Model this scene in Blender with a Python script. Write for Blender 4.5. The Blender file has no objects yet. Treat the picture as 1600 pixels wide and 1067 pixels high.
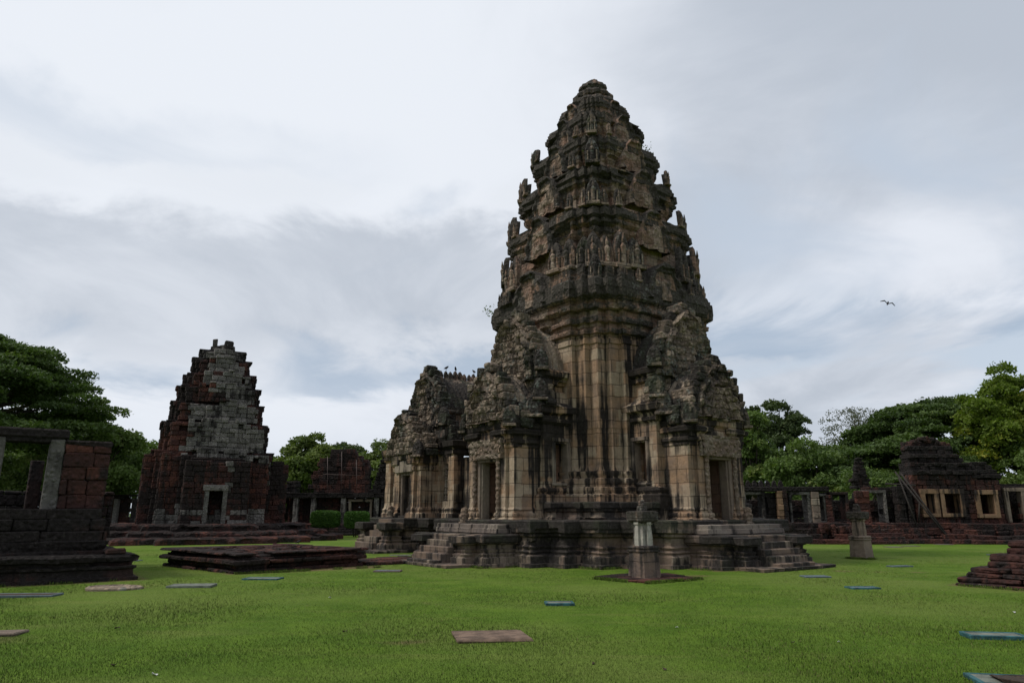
import bpy, math, random
import numpy as np
from mathutils import Vector, Matrix, noise
SC = bpy.context.scene
R_ = math.radians
# ------------------------------------------------------------------ camera
PITCH = R_(13.65); EYE = 1.8; FPX = 1100.0
cd = bpy.data.cameras.new('camera'); cam = bpy.data.objects.new('camera', cd)
SC.collection.objects.link(cam); SC.camera = cam
cd.sensor_width = 36; cd.lens = 36 * FPX / 1600; cd.clip_end = 5000; cd.clip_start = .1
cam.location = (0, 0, EYE); cam.rotation_euler = (math.pi / 2 + PITCH, 0, 0)
# ------------------------------------------------------------------ light and world
SUN_AZ = R_(-100)      # measured from +Y towards +X
SUN_EL = R_(52)
SC.view_settings.view_transform = 'Standard'; SC.view_settings.look = 'None'
SC.view_settings.exposure = 0.55; SC.view_settings.gamma = 1.0
sl = bpy.data.lights.new('sun', 'SUN'); sl.energy = 1.5; sl.angle = R_(12); sl.color = (1, .955, .89)
so = bpy.data.objects.new('sun', sl); SC.collection.objects.link(so); so.location = (-40, 20, 60)
sd = Vector((math.sin(SUN_AZ) * math.cos(SUN_EL), math.cos(SUN_AZ) * math.cos(SUN_EL), math.sin(SUN_EL)))
so.rotation_euler = sd.to_track_quat('Z', 'Y').to_euler()
W = bpy.data.worlds.new('World'); SC.world = W; W.use_nodes = True
def world():
    nt = W.node_tree; N = nt.nodes; L = nt.links; N.clear()
    def nd(t, **k):
        n = N.new(t)
        for a, b in k.items(): setattr(n, a, b)
        return n
    def mth(op, a, b=None, clamp=False):
        n = nd('ShaderNodeMath', operation=op, use_clamp=clamp)
        for i, v in enumerate((a, b)):
            if v is None: continue
            if isinstance(v, (int, float)): n.inputs[i].default_value = v
            else: L.new(v, n.inputs[i])
        return n.outputs[0]
    def mix(f, a, b):
        n = nd('ShaderNodeMix', data_type='RGBA')
        for s, v in ((0, f), (6, a), (7, b)):
            if isinstance(v, (int, float)): n.inputs[s].default_value = v
            elif isinstance(v, tuple): n.inputs[s].default_value = (*v, 1)
            else: L.new(v, n.inputs[s])
        return n.outputs[2]
    def ramp(v, a, b):
        n = nd('ShaderNodeMapRange', interpolation_type='SMOOTHSTEP'); L.new(v, n.inputs[0])
        n.inputs[1].default_value = a; n.inputs[2].default_value = b; return n.outputs[0]
    tc = nd('ShaderNodeTexCoord'); sx = nd('ShaderNodeSeparateXYZ'); L.new(tc.outputs['Generated'], sx.inputs[0])
    x, y, z = sx.outputs
    zz = mth('ADD', mth('MAXIMUM', z, 0.0), .22)
    px = mth('DIVIDE', x, zz); py = mth('DIVIDE', y, zz)
    cb = nd('ShaderNodeCombineXYZ'); L.new(px, cb.inputs[0]); L.new(mth('MULTIPLY', py, .8), cb.inputs[1])
    def nz(scale, det, off, dist=0., rough=.55):
        m = nd('ShaderNodeMapping'); L.new(cb.outputs[0], m.inputs[0]); m.inputs['Location'].default_value = off
        n = nd('ShaderNodeTexNoise'); L.new(m.outputs[0], n.inputs['Vector'])
        n.inputs['Scale'].default_value = scale; n.inputs['Detail'].default_value = det
        n.inputs['Roughness'].default_value = rough; n.inputs['Distortion'].default_value = dist
        return n.outputs['Fac']
    big = nz(.75, 6, (3.1, 1.7, 0), .4); mid = nz(1.9, 8, (7.7, 2.1, 0), .5, .6); wis = nz(1.1, 7, (1.3, 9.4, 2), 1.2, .5)
    sky = nd('ShaderNodeTexSky', sky_type='NISHITA'); sky.sun_disc = False
    sky.sun_elevation = SUN_EL; sky.sun_rotation = SUN_AZ % (2 * math.pi)
    sk = nd('ShaderNodeVectorMath', operation='SCALE'); L.new(sky.outputs[0], sk.inputs[0]); sk.inputs['Scale'].default_value = .085
    # thin veil over the blue
    veil = mix(.74, sk.outputs[0], (.59, .655, .74))
    # brighter cloud towards the hidden sun, upper left
    dn = nd('ShaderNodeVectorMath', operation='DOT_PRODUCT'); L.new(tc.outputs['Generated'], dn.inputs[0])
    dd = Vector((-.42, .72, .55)).normalized(); dn.inputs[1].default_value = dd
    glow = ramp(dn.outputs['Value'], .72, 1.0)
    dens = mth('ADD', mth('MULTIPLY', big, .6), mth('MULTIPLY', mid, .4))
    shade = ramp(mth('ADD', dens, mth('MULTIPLY', glow, .16)), .40, .66)
    cl = mix(shade, (.44, .485, .555), (.70, .735, .80))
    cl = mix(mth('MULTIPLY', glow, .55), cl, (.77, .805, .855))
    low = ramp(z, .30, .02)
    cover = ramp(mth('ADD', mth('ADD', wis, mth('MULTIPLY', ramp(z, .3, .75), .22)), mth('MULTIPLY', glow, .14)), .40, .56)
    col = mix(cover, veil, cl)
    zw = mth('ADD', z, mth('ADD', mth('MULTIPLY', mth('SUBTRACT', mid, .5), .22), mth('MULTIPLY', x, -.06)))
    left = ramp(x, .35, -.05)
    mass = mth('MULTIPLY', mth('MULTIPLY', ramp(zw, .405, .355), ramp(zw, .17, .25)), left)
    col = mix(mth('MULTIPLY', mass, .75), col, mix(ramp(mid, .35, .65), (.42, .465, .535), (.56, .60, .665)))
    rim = mth('MULTIPLY', mth('MULTIPLY', ramp(zw, .385, .41), ramp(zw, .47, .425)), left)
    col = mix(mth('MULTIPLY', rim, mth('MULTIPLY', ramp(wis, .40, .55), .85)), col, (.70, .735, .79))
    slit = mth('MULTIPLY', mth('MULTIPLY', ramp(zw, .15, .19), ramp(zw, .26, .21)), ramp(wis, .62, .46))
    col = mix(mth('MULTIPLY', slit, .7), col, (.31, .40, .52))
    slit2 = mth('MULTIPLY', mth('MULTIPLY', ramp(zw, .43, .455), ramp(zw, .53, .48)), mth('MULTIPLY', ramp(wis, .60, .44), ramp(x, -.1, -.4)))
    col = mix(mth('MULTIPLY', slit2, .5), col, (.46, .53, .63))
    hz = mth('MULTIPLY', ramp(z, .16, .0), .6)
    col = mix(hz, col, (.60, .66, .74))
    bg = nd('ShaderNodeBackground'); L.new(col, bg.inputs[0]); bg.inputs[1].default_value = 0.77
    o = nd('ShaderNodeOutputWorld'); L.new(bg.outputs[0], o.inputs[0])
world()
# ------------------------------------------------------------------ helpers
rng = random.Random(11); nprng = np.random.default_rng(5)
def zat(v, Y):                       # world height of a photo row at distance Y
    c, s = math.cos(PITCH), math.sin(PITCH); k = (533.5 - v) / FPX
    return EYE + Y * (s + k * c) / (c - k * s)
def link(o): SC.collection.objects.link(o); return o
def props(o, label=None, cat=None, group=None, kind=None):
    for k, v in (('label', label), ('category', cat), ('group', group), ('kind', kind)):
        if v: o[k] = v
    return o
def empty(name, loc, rz=0, label=None, cat=None, group=None):
    o = link(bpy.data.objects.new(name, None)); o.location = loc; o.rotation_euler = (0, 0, rz)
    o.empty_display_size = .3
    return props(o, label, cat, group)
class MB:
    def __init__(s): s.v = []; s.f = []; s.c = []; s.r = []; s.sm = []
    def add(s, vs, fs, crust=0., rnd=0., smooth=False):
        b = len(s.v); s.v += [tuple(p) for p in vs]; s.f += [tuple(i + b for i in f) for f in fs]
        n = len(vs)
        s.c += list(crust) if hasattr(crust, '__len__') else [crust] * n
        s.r += list(rnd) if hasattr(rnd, '__len__') else [rnd] * n
        s.sm += [smooth] * len(fs)
    def xf(s, M, start=0):
        for i in range(start, len(s.v)): s.v[i] = tuple(M @ Vector(s.v[i]))
    def build(s, name, mat, parent=None, loc=(0, 0, 0), rz=0):
        me = bpy.data.meshes.new(name); me.from_pydata(s.v, [], s.f)
        a = me.attributes.new('crust', 'FLOAT', 'POINT'); a.data.foreach_set('value', s.c)
        a = me.attributes.new('rnd', 'FLOAT', 'POINT'); a.data.foreach_set('value', s.r)
        me.polygons.foreach_set('use_smooth', s.sm)
        me.materials.append(mat); me.update()
        o = link(bpy.data.objects.new(name, me)); o.location = loc; o.rotation_euler = (0, 0, rz)
        if parent: o.parent = parent
        return o
def hsh(*a):
    h = 2166136261
    for v in a: h = ((h ^ (int(v) & 0xffffffff)) * 16777619) & 0xffffffff; h ^= h >> 13
    return ((h * 2654435761) & 0xffffffff) / 4294967296.0
CB_F = None
def chamfer_box(x0, x1, y0, y1, z0, z1, ch=.03, jit=0., rn=rng):
    """box with chamfered edges and corners; 24 vertices"""
    vs = []; idx = {}
    C = ((x0, x1), (y0, y1), (z0, z1))
    ch = min(ch, (x1 - x0) * .3, (y1 - y0) * .3, (z1 - z0) * .3)
    for i in (0, 1):
        for j in (0, 1):
            for k in (0, 1):
                b = [C[0][i], C[1][j], C[2][k]]; s = [1 if q == 0 else -1 for q in (i, j, k)]
                J = [rn.uniform(-jit, jit) for _ in range(3)]
                for ax in range(3):
                    p = [b[q] + (0 if q == ax else s[q] * ch) + J[q] for q in range(3)]
                    idx[(i, j, k, ax)] = len(vs); vs.append(p)
    fs = []
    def F(keys):
        fs.append([idx[k] for k in keys])
    for ax in range(3):
        for side in (0, 1):
            q = []
            for (a, b) in ((0, 0), (1, 0), (1, 1), (0, 1)):
                k = [0, 0, 0]; k[ax] = side; k[(ax + 1) % 3] = a; k[(ax + 2) % 3] = b
                q.append((*k, ax))
            if side == 0: q.reverse()
            F(q)
    for ax in range(3):                      # edges along ax
        a1, a2 = (ax + 1) % 3, (ax + 2) % 3
        for p in (0, 1):
            for q in (0, 1):
                k0 = [0, 0, 0]; k0[a1] = p; k0[a2] = q; k1 = list(k0); k1[ax] = 1
                quad = [(*k0, a1), (*k1, a1), (*k1, a2), (*k0, a2)]
                if (p + q) % 2 == 1: pass
                else: quad.reverse()
                if p == q: quad = quad
                F(quad)
    for i in (0, 1):
        for j in (0, 1):
            for k in (0, 1):
                t = [(i, j, k, 0), (i, j, k, 1), (i, j, k, 2)]
                if (i + j + k) % 2 == 1: pass
                else: t.reverse()
                F(t)
    return vs, fs
def cbox(mb, x0, x1, y0, y1, z0, z1, ch=.03, jit=0., crust=0., rnd=None, rot=0.):
    vs, fs = chamfer_box(x0, x1, y0, y1, z0, z1, ch, jit)
    if rot:
        cx, cy = (x0 + x1) / 2, (y0 + y1) / 2; c, s = math.cos(rot), math.sin(rot)
        vs = [(cx + (p[0] - cx) * c - (p[1] - cy) * s, cy + (p[0] - cx) * s + (p[1] - cy) * c, p[2]) for p in vs]
    mb.add(vs, fs, crust, rng.random() if rnd is None else rnd)
def loft(mb, plan, prof, step=.16, zstep=.14, rough=.03, block=.0, bw=.62, bh=.36, erode=0., fr=2.2, cap=True, seed=0, cdef=None, open_=False):
    """plan: ccw polygon; prof: (z, outward offset[, crust]) from the bottom up"""
    n = len(plan)
    nr = []
    for i in range(n):
        a, b = plan[i], plan[(i + 1) % n]; dx, dy = b[0] - a[0], b[1] - a[1]; l = math.hypot(dx, dy)
        nr.append((dy / l, -dx / l))
    off = []
    for i in range(n):
        a, b = nr[i - 1], nr[i]; d = 1 + a[0] * b[0] + a[1] * b[1]
        off.append(((a[0] + b[0]) / d, (a[1] + b[1]) / d))
    P = []; s = 0
    for i in range(n):
        a, b = plan[i], plan[(i + 1) % n]; l = math.hypot(b[0] - a[0], b[1] - a[1]); k = max(1, int(round(l / step)))
        for j in range(k):
            t = j / k; oa, ob = off[i], off[(i + 1) % n]
            P.append((a[0] + (b[0] - a[0]) * t, a[1] + (b[1] - a[1]) * t, oa[0] * (1 - t) + ob[0] * t, oa[1] * (1 - t) + ob[1] * t, nr[i][0], nr[i][1], s + l * t))
        s += l
    Q = []
    for i in range(len(prof) - 1):
        a, b = prof[i], prof[i + 1]; l = math.hypot(b[0] - a[0], b[1] - a[1]); k = max(1, int(round(l / zstep)))
        ca = a[2] if len(a) > 2 else None; cb = b[2] if len(b) > 2 else None
        for j in range(k):
            t = j / k
            Q.append((a[0] + (b[0] - a[0]) * t, a[1] + (b[1] - a[1]) * t, (ca if ca is not None else .0) * (1 - t) + (cb if cb is not None else 0.) * t))
    Q.append((prof[-1][0], prof[-1][1], prof[-1][2] if len(prof[-1]) > 2 else 0.))
    vs = []; cr = []; rd = []
    for (z, d, c) in Q:
        for (x, y, ox, oy, nx, ny, ss) in P:
            X, Y = x + ox * d, y + oy * d
            cz = math.floor(z / bh + .01); cs = math.floor((ss + (cz % 2) * bw * .5 + hsh(cz, seed) * .3) / bw)
            h = hsh(cz, cs, seed)
            e = (h - .5) * 2 * block
            if erode and hsh(cz, cs, seed + 7) < erode: e -= rough * 3 + block * 1.5
            nv = noise.noise_vector(Vector((X * fr + seed, Y * fr, z * fr)))
            n2 = noise.noise(Vector((X * .7 + seed * 3, Y * .7, z * .9)))
            e += n2 * rough * 1.2
            vs.append((X + nx * e + nv.x * rough, Y + ny * e + nv.y * rough, z + nv.z * rough * .8))
            cr.append(c); rd.append(h)
    m = len(P); fs = []
    for r in range(len(Q) - 1):
        for i in range(m):
            j = (i + 1) % m
            fs.append((r * m + i, r * m + j, (r + 1) * m + j, (r + 1) * m + i))
    if cap: fs.append(tuple((len(Q) - 1) * m + i for i in range(m)))
    mb.add(vs, fs, cr, rd)
def rect(x0, x1, y0, y1): return [(x0, y0), (x1, y0), (x1, y1), (x0, y1)]
def quad_plan(q):
    """q: first-quadrant vertices from the +x side to the +y side -> full ccw plan"""
    out = list(q)
    out += [(-x, y) for x, y in reversed(q)]
    out += [(-x, -y) for x, y in q]
    out += [(x, -y) for x, y in reversed(q)]
    r = []
    for p in out:
        if not r or math.hypot(p[0] - r[-1][0], p[1] - r[-1][1]) > 1e-4: r.append(p)
    return r
def courses(mb, x0, x1, y0, y1, z0, z1, bw=.6, bh=.35, jit=.015, proud=.05, ax='x', top=None, skip=0., crust=0., ch=.035, keep=None):
    """wall of separate jittered blocks; ax = direction the wall runs; top(s) optional ragged height"""
    z = z0; k = 0
    while z < z1 - .05:
        h = min(bh * rng.uniform(.85, 1.15), z1 - z + .02)
        a, b = (x0, x1) if ax == 'x' else (y0, y1)
        s = a - rng.random() * bw * .6
        while s < b - .04:
            w = bw * rng.uniform(.65, 1.4); s0 = max(s, a); s1 = min(s + w, b); s += w
            if s1 - s0 < .08: continue
            m = (s0 + s1) / 2
            if top and z + h * .5 > top(m): continue
            if skip and rng.random() < skip: continue
            if keep and not keep(m, z + h / 2): continue
            p = rng.uniform(-proud, proud); p2 = rng.uniform(-proud, proud)
            if ax == 'x': cbox(mb, s0 + .004, s1 - .004, y0 + p, y1 + p2, z + .003, z + h - .003, ch, jit, crust)
            else: cbox(mb, x0 + p, x1 + p2, s0 + .004, s1 - .004, z + .003, z + h - .003, ch, jit, crust)
        z += h; k += 1
def ogive(t): return max(0., 1 - t ** 2.1) ** .72
def pediment(mb, x, th, hw, z0, z1, bh=.3, bw=.42, proud=.09, yc=0., crust=.35, fn=ogive):
    z = z0
    while z < z1 - .03:
        h = min(bh * rng.uniform(.85, 1.2), z1 - z + .03); t = (z + h * .5 - z0) / (z1 - z0)
        w = hw * fn(min(.985, t)); s = -w + rng.uniform(-.06, .03); first = True
        while s < w - .03:
            b = bw * rng.uniform(.65, 1.35); e = min(s + b, w + rng.uniform(-.03, .08))
            if w - e < .14: e = w + rng.uniform(-.02, .05)
            p = rng.uniform(-proud, proud); edge = (s < -w + .15 or e > w - .15)
            cbox(mb, x - th, x + p + (.06 if edge else 0), yc + s + .004, yc + e - .004, z + .003 + rng.uniform(-.03, .02), z + h - .002 + rng.uniform(-.02, .05), .045, .035, crust + (.25 if edge else 0) + rng.uniform(-.4, .5), rot=rng.uniform(-.08, .08))
            s = e
        z += h
def lobe(mb, x, hw, z0, z1, depth=.6, seed=0, crust=.8, rim=.2, blk=.07, bw=.5, bh=.34, g=.075):
    """ogival false gable with raised flame rim and a worn relief in its field"""
    nu, nt_ = int(hw * 2 / g), int((z1 - z0) / g); vs = []; rd = []; cr = []
    for j in range(nt_ + 1):
        t = j / nt_; ff = max(.02, ogive(min(t, .995)))
        for i in range(nu + 1):
            u = -1 + 2 * i / nu; e = max(abs(u), t ** 1.6); y = u * hw * ff; z = z0 + (z1 - z0) * t
            k = rim if e > .78 else (rim * .45 if e > .62 else .03 + .10 * abs(noise.noise(Vector((y * 3.2 + seed, z * 3.2, 2)))))
            if abs(u) < .2 and t < .55: k += .1
            if e > .78: k += .05 * math.cos(t * 22) * (1 if abs(u) > .5 else 0)
            cz = int(z / bh); cy_ = int((y + 50) / bw + (cz % 2) * .5 + .3 * hsh(cz, seed)); h = hsh(cz, cy_, seed); k += (h - .5) * blk
            if blk > .1: k -= .05 if (z / bh - cz) < .2 or ((y + 50) / bw + (cz % 2) * .5 + .3 * hsh(cz, seed)) % 1 < .15 else 0; k += .035 * math.cos((abs(u) * 9 + t * 5) * 3)
            nv = noise.noise_vector(Vector((y * 3 + seed, z * 3, x))) * .045
            if j == nt_ or abs(u) > .999: k -= rim * .6
            vs.append((x + k + nv.x, y + nv.y, z + nv.z)); rd.append(h); cr.append(crust * (1. if e > .62 else .5))
    m = nu + 1; n0 = len(vs)
    fs = [(j * m + i, j * m + i + 1, (j + 1) * m + i + 1, (j + 1) * m + i) for j in range(nt_) for i in range(nu)]
    loop = [j * m for j in range(nt_ + 1)] + [nt_ * m + i for i in range(1, nu + 1)] + [j * m + nu for j in range(nt_ - 1, -1, -1)]
    for k in loop: vs.append((x - depth, vs[k][1], vs[k][2])); rd.append(rd[k]); cr.append(crust)
    fs += [(loop[q], loop[q + 1], n0 + q + 1, n0 + q) for q in range(len(loop) - 1)]
    mb.add(vs, fs, cr, rd)
def vault(mb, x0, x1, hw, z0, z1, ribs=.16, seed=0, crust=.3, fn=ogive, rough=.03):
    """ribbed ogival vault running along x"""
    nx = max(2, int((x1 - x0) / .1)); na = 22; vs = []; cr = []; rd = []
    for i in range(nx + 1):
        x = x0 + (x1 - x0) * i / nx; rb = .035 * math.cos(2 * math.pi * x / ribs / 2)
        for j in range(na + 1):
            u = -1 + 2 * j / na; t = 1 - abs(u) ** 1.0
            tt = math.sin(t * math.pi / 2); w = hw * fn(min(tt, .999)) * (1 if u > 0 else -1) if abs(u) > 1e-6 else 0
            z = z0 + (z1 - z0) * tt
            nv = noise.noise_vector(Vector((x * 2 + seed, w * 2, z * 2)))
            vs.append((x + nv.x * rough, w * (1 + rb / max(hw, .1)) + nv.y * rough, z + rb + nv.z * rough)); cr.append(crust); rd.append(hsh(i // 5, j // 3, seed))
    fs = [(i * (na + 1) + j, (i + 1) * (na + 1) + j, (i + 1) * (na + 1) + j + 1, i * (na + 1) + j + 1) for i in range(nx) for j in range(na)]
    fs.append(tuple(range(na + 1))); fs.append(tuple(nx * (na + 1) + j for j in reversed(range(na + 1))))
    mb.add(vs, fs, cr, rd)
def lathe(mb, prof, seg=24, cx=0, cy=0, rough=0., lobes=0, crust=.5, smooth=False, seed=0):
    vs = []; cr = []; rd = []
    for (r, z) in prof:
        for i in range(seg):
            a = 2 * math.pi * i / seg; rr = r * (1 + (.06 * math.cos(a * lobes) if lobes else 0))
            nv = noise.noise_vector(Vector((rr * math.cos(a) * 2.5 + seed, rr * math.sin(a) * 2.5, z * 2.5))) * rough
            vs.append((cx + rr * math.cos(a) + nv.x, cy + rr * math.sin(a) + nv.y, z + nv.z)); cr.append(crust); rd.append(hsh(int(z * 3), i // 4, seed))
    m = seg; fs = [(r * m + i, r * m + (i + 1) % m, (r + 1) * m + (i + 1) % m, (r + 1) * m + i) for r in range(len(prof) - 1) for i in range(m)]
    fs.append(tuple((len(prof) - 1) * m + i for i in range(m)))
    fs.append(tuple(reversed(range(m))))
    mb.add(vs, fs, cr, rd, smooth)
def tube(mb, pts, rad, seg=8, crust=0., smooth=True, rnd=.5):
    vs = []; n = len(pts)
    for i, p in enumerate(pts):
        p = Vector(p); d = (Vector(pts[min(i + 1, n - 1)]) - Vector(pts[max(i - 1, 0)])).normalized()
        u = d.cross(Vector((.13, .21, 1)) if abs(d.z) < .95 else Vector((1, 0, 0))).normalized(); w = d.cross(u)
        r = rad[i] if hasattr(rad, '__len__') else rad
        for k in range(seg):
            a = 2 * math.pi * k / seg; vs.append(p + (u * math.cos(a) + w * math.sin(a)) * r)
    fs = [(i * seg + k, i * seg + (k + 1) % seg, (i + 1) * seg + (k + 1) % seg, (i + 1) * seg + k) for i in range(n - 1) for k in range(seg)]
    fs.append(tuple(reversed(range(seg)))); fs.append(tuple((n - 1) * seg + k for k in range(seg)))
    mb.add(vs, fs, crust, rnd, smooth)
# ------------------------------------------------------------------ materials
class NT:
    def __init__(s, name):
        s.m = bpy.data.materials.new(name); s.m.use_nodes = True; s.t = s.m.node_tree; s.t.nodes.clear()
        s.out = s.t.nodes.new('ShaderNodeOutputMaterial')
    def n(s, t, **k):
        x = s.t.nodes.new(t)
        for a, b in k.items(): setattr(x, a, b)
        return x
    def l(s, a, b): s.t.links.new(a, b)
    def put(s, v, sock):
        if isinstance(v, (int, float)): sock.default_value = v
        elif isinstance(v, tuple): sock.default_value = (*v, 1) if len(v) == 3 and sock.type == 'RGBA' else v
        else: s.l(v, sock)
    def math(s, op, a, b=None, clamp=False):
        x = s.n('ShaderNodeMath', operation=op, use_clamp=clamp); s.put(a, x.inputs[0])
        if b is not None: s.put(b, x.inputs[1])
        return x.outputs[0]
    def mix(s, f, a, b, mode='MIX'):
        x = s.n('ShaderNodeMix', data_type='RGBA', blend_type=mode); s.put(f, x.inputs[0]); s.put(a, x.inputs[6]); s.put(b, x.inputs[7]); return x.outputs[2]
    def mr(s, v, a, b, c=0., d=1.):
        x = s.n('ShaderNodeMapRange', interpolation_type='SMOOTHSTEP'); s.put(v, x.inputs[0])
        for i, q in enumerate((a, b, c, d)): x.inputs[i + 1].default_value = q
        return x.outputs[0]
    def noise(s, vec, scale, det=4, rough=.55, dist=0., sc3=None):
        if sc3:
            m = s.n('ShaderNodeMapping'); s.l(vec, m.inputs[0]); m.inputs['Scale'].default_value = sc3; vec = m.outputs[0]
        x = s.n('ShaderNodeTexNoise'); s.l(vec, x.inputs['Vector']); x.inputs['Scale'].default_value = scale
        x.inputs['Detail'].default_value = det; x.inputs['Roughness'].default_value = rough; x.inputs['Distortion'].default_value = dist
        return x.outputs['Fac']
    def attr(s, name): return s.n('ShaderNodeAttribute', attribute_name=name).outputs['Fac']
    def bsdf(s, col, rough=.9, bump=None, bs=.5, bd=.05, spec=.25):
        b = s.n('ShaderNodeBsdfPrincipled'); s.put(col, b.inputs['Base Color']); s.put(rough, b.inputs['Roughness'])
        b.inputs['Specular IOR Level'].default_value = spec
        if bump is not None:
            q = s.n('ShaderNodeBump'); s.l(bump, q.inputs['Height']); q.inputs['Strength'].default_value = bs; q.inputs['Distance'].default_value = bd
            s.l(q.outputs[0], b.inputs['Normal'])
        s.l(b.outputs[0], s.out.inputs[0]); return s.m
def stone(name, cols, black=(.016, .014, .013), thr=.5, lich=(.15, .16, .14), lthr=.62, joints=1., bw=.62, bh=.36, streak=1., ck=.35, rv=.5, green=0., bd=.05, carve=0.):
    g = NT(name); P = g.n('ShaderNodeNewGeometry').outputs['Position']
    O = g.n('ShaderNodeTexCoord').outputs['Object']
    big = g.noise(P, .33, 3); med = g.noise(P, 1.7, 5, .6); fine = g.noise(P, 9, 5, .65); vf = g.noise(P, 34, 3, .6)
    st = g.noise(P, 1., 4, .55, .1, (2.9, 2.9, .13 if streak < .9 else .06)); st2 = g.noise(P, 1., 3, .5, 0, (8, 8, .35 if streak < .9 else .12))
    rnd = g.attr('rnd'); cr = g.attr('crust')
    c = g.mix(g.mr(med, .35, .65), cols[0], cols[1])
    c = g.mix(g.mr(g.math('ADD', g.math('MULTIPLY', rnd, rv), g.math('MULTIPLY', g.noise(P, .9, 3), 1 - rv)), .42, .66), c, cols[2])
    c = g.mix(g.math('MULTIPLY', g.mr(fine, .35, .7), .35), c, tuple(x * .45 for x in cols[0]))
    # biological crust: patches + vertical streaks, stronger on exposed mouldings (crust attribute)
    m = g.math('ADD', g.math('MULTIPLY', st, .55 * streak), g.math('MULTIPLY', st2, .25 * streak))
    m = g.math('ADD', m, g.math('MULTIPLY', med, .25 if streak < .9 else .13)); m = g.math('ADD', m, g.math('MULTIPLY', big, 1.15 - .8 * streak + (0 if streak < .9 else .12)))
    m = g.math('ADD', m, g.math('MULTIPLY', cr, ck)); m = g.math('ADD', m, g.math('MULTIPLY', g.math('SUBTRACT', rnd, .5), .10 if streak < .9 else .05))
    mk = g.mr(m, thr + .12, thr + .22)
    bl = g.mix(g.mr(fine, .4, .75), black, tuple(x * 2.6 for x in black))
    c = g.mix(g.math('MULTIPLY', mk, .96), c, bl)
    lm = g.mr(g.math('ADD', g.math('MULTIPLY', g.noise(P, 5.5, 5, .7), .7), g.math('MULTIPLY', g.noise(P, .6, 2), .3)), lthr - .03, lthr + .05)
    c = g.mix(g.math('MULTIPLY', lm, .75), c, lich)
    if green:
        gm = g.mr(g.math('ADD', g.noise(P, .8, 4, .6), g.math('MULTIPLY', cr, .12)), .55, .72)
        c = g.mix(g.math('MULTIPLY', gm, green), c, (.045, .06, .028))
    sp = g.n('ShaderNodeSeparateXYZ'); g.l(O, sp.inputs[0]); cb = g.n('ShaderNodeCombineXYZ')
    g.l(g.math('ADD', sp.outputs[0], sp.outputs[1]), cb.inputs[0]); g.l(sp.outputs[2], cb.inputs[1])
    wv = g.n('ShaderNodeVectorMath', operation='ADD'); g.l(cb.outputs[0], wv.inputs[0])
    nv = g.n('ShaderNodeTexNoise'); g.l(P, nv.inputs['Vector']); nv.inputs['Scale'].default_value = 1.6
    s2 = g.n('ShaderNodeVectorMath', operation='SCALE'); g.l(nv.outputs['Color'], s2.inputs[0]); s2.inputs['Scale'].default_value = .07; g.l(s2.outputs[0], wv.inputs[1])
    br = g.n('ShaderNodeTexBrick'); g.l(wv.outputs[0], br.inputs['Vector']); br.inputs['Scale'].default_value = 1
    br.inputs['Brick Width'].default_value = bw; br.inputs['Row Height'].default_value = bh; br.inputs['Mortar Size'].default_value = .011
    br.inputs['Mortar Smooth'].default_value = .4; br.inputs['Color1'].default_value = (.25, .25, .25, 1); br.inputs['Color2'].default_value = (1, 1, 1, 1); br.inputs['Mortar'].default_value = (.6, .6, .6, 1)
    jf = br.outputs['Fac']; 
    c = g.mix(g.math('MULTIPLY', jf, .75 * joints), c, tuple(x * .8 for x in black))
    bc = g.math('MULTIPLY', br.outputs['Color'], .35 * joints)
    c = g.mix(bc, c, g.mix(1., c, (.62, .60, .58), 'MULTIPLY'))
    h = g.math('ADD', g.math('MULTIPLY', fine, .7), g.math('MULTIPLY', vf, .3)); h = g.math('ADD', h, g.math('MULTIPLY', med, 1.))
    h = g.math('SUBTRACT', h, g.math('MULTIPLY', jf, .9 * joints))
    if carve:
        vo = g.n('ShaderNodeTexVoronoi', feature='F1'); g.l(P, vo.inputs['Vector']); vo.inputs['Scale'].default_value = 6.5
        cv = g.mr(g.math('ADD', vo.outputs['Distance'], g.math('MULTIPLY', g.math('SUBTRACT', fine, .5), .6)), .1, .6)
        h = g.math('SUBTRACT', h, g.math('MULTIPLY', cv, 1.6 * carve))
        dk = g.mr(cv, .62, .95); g.l(g.mix(g.math('MULTIPLY', dk, .55 * carve), c, black), (b_ := g.n('ShaderNodeMix', data_type='RGBA')).inputs[6]); b_.inputs[0].default_value = 0; c = b_.outputs[2]
    return g.bsdf(c, .93, h, .9, bd, .15)
TAN = [(.38, .245, .15), (.25, .18, .13), (.42, .33, .235)]
M = {}
M['body'] = stone('sandstone_body', TAN, thr=.56, lthr=.67, bw=.8, bh=.48, ck=.17)
M['super'] = stone('sandstone_superstructure', [(.31, .19, .135), (.19, .135, .10), (.35, .265, .20)], thr=.72, ck=.33, lthr=.60, green=.08, lich=(.20, .20, .175), bw=.7, bh=.42, streak=.75, black=(.042, .037, .032), bd=.055, carve=.4)
M['plinth'] = stone('sandstone_plinth', [(.21, .15, .11), (.13, .10, .085), (.24, .19, .145)], black=(.024,.021,.019), thr=.535, ck=.22, lthr=.65, green=.3, bw=1., bh=.5, joints=.7, streak=.75)
M['ledge'] = stone('sandstone_ledge', [(.20, .16, .13), (.14, .115, .10), (.25, .21, .17)], thr=.56, ck=.1, joints=.5, bw=1., bh=.5)
M['blocks'] = stone('sandstone_blocks', [(.25, .185, .135), (.15, .12, .095), (.34, .265, .195)], thr=.63, ck=.25, lich=(.20, .215, .185), lthr=.575, joints=0., green=.5, streak=.55, rv=.75, bd=.06, carve=.5, black=(.024,.021,.019))
M['pediment'] = stone('sandstone_pediment', [(.25, .185, .135), (.15, .12, .095), (.34, .265, .195)], thr=.67, ck=.25, lich=(.20, .215, .185), lthr=.565, joints=.55, bw=.42, bh=.28, green=.5, streak=.55, rv=.85, bd=.06, carve=.6, black=(.024,.021,.019))
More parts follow.
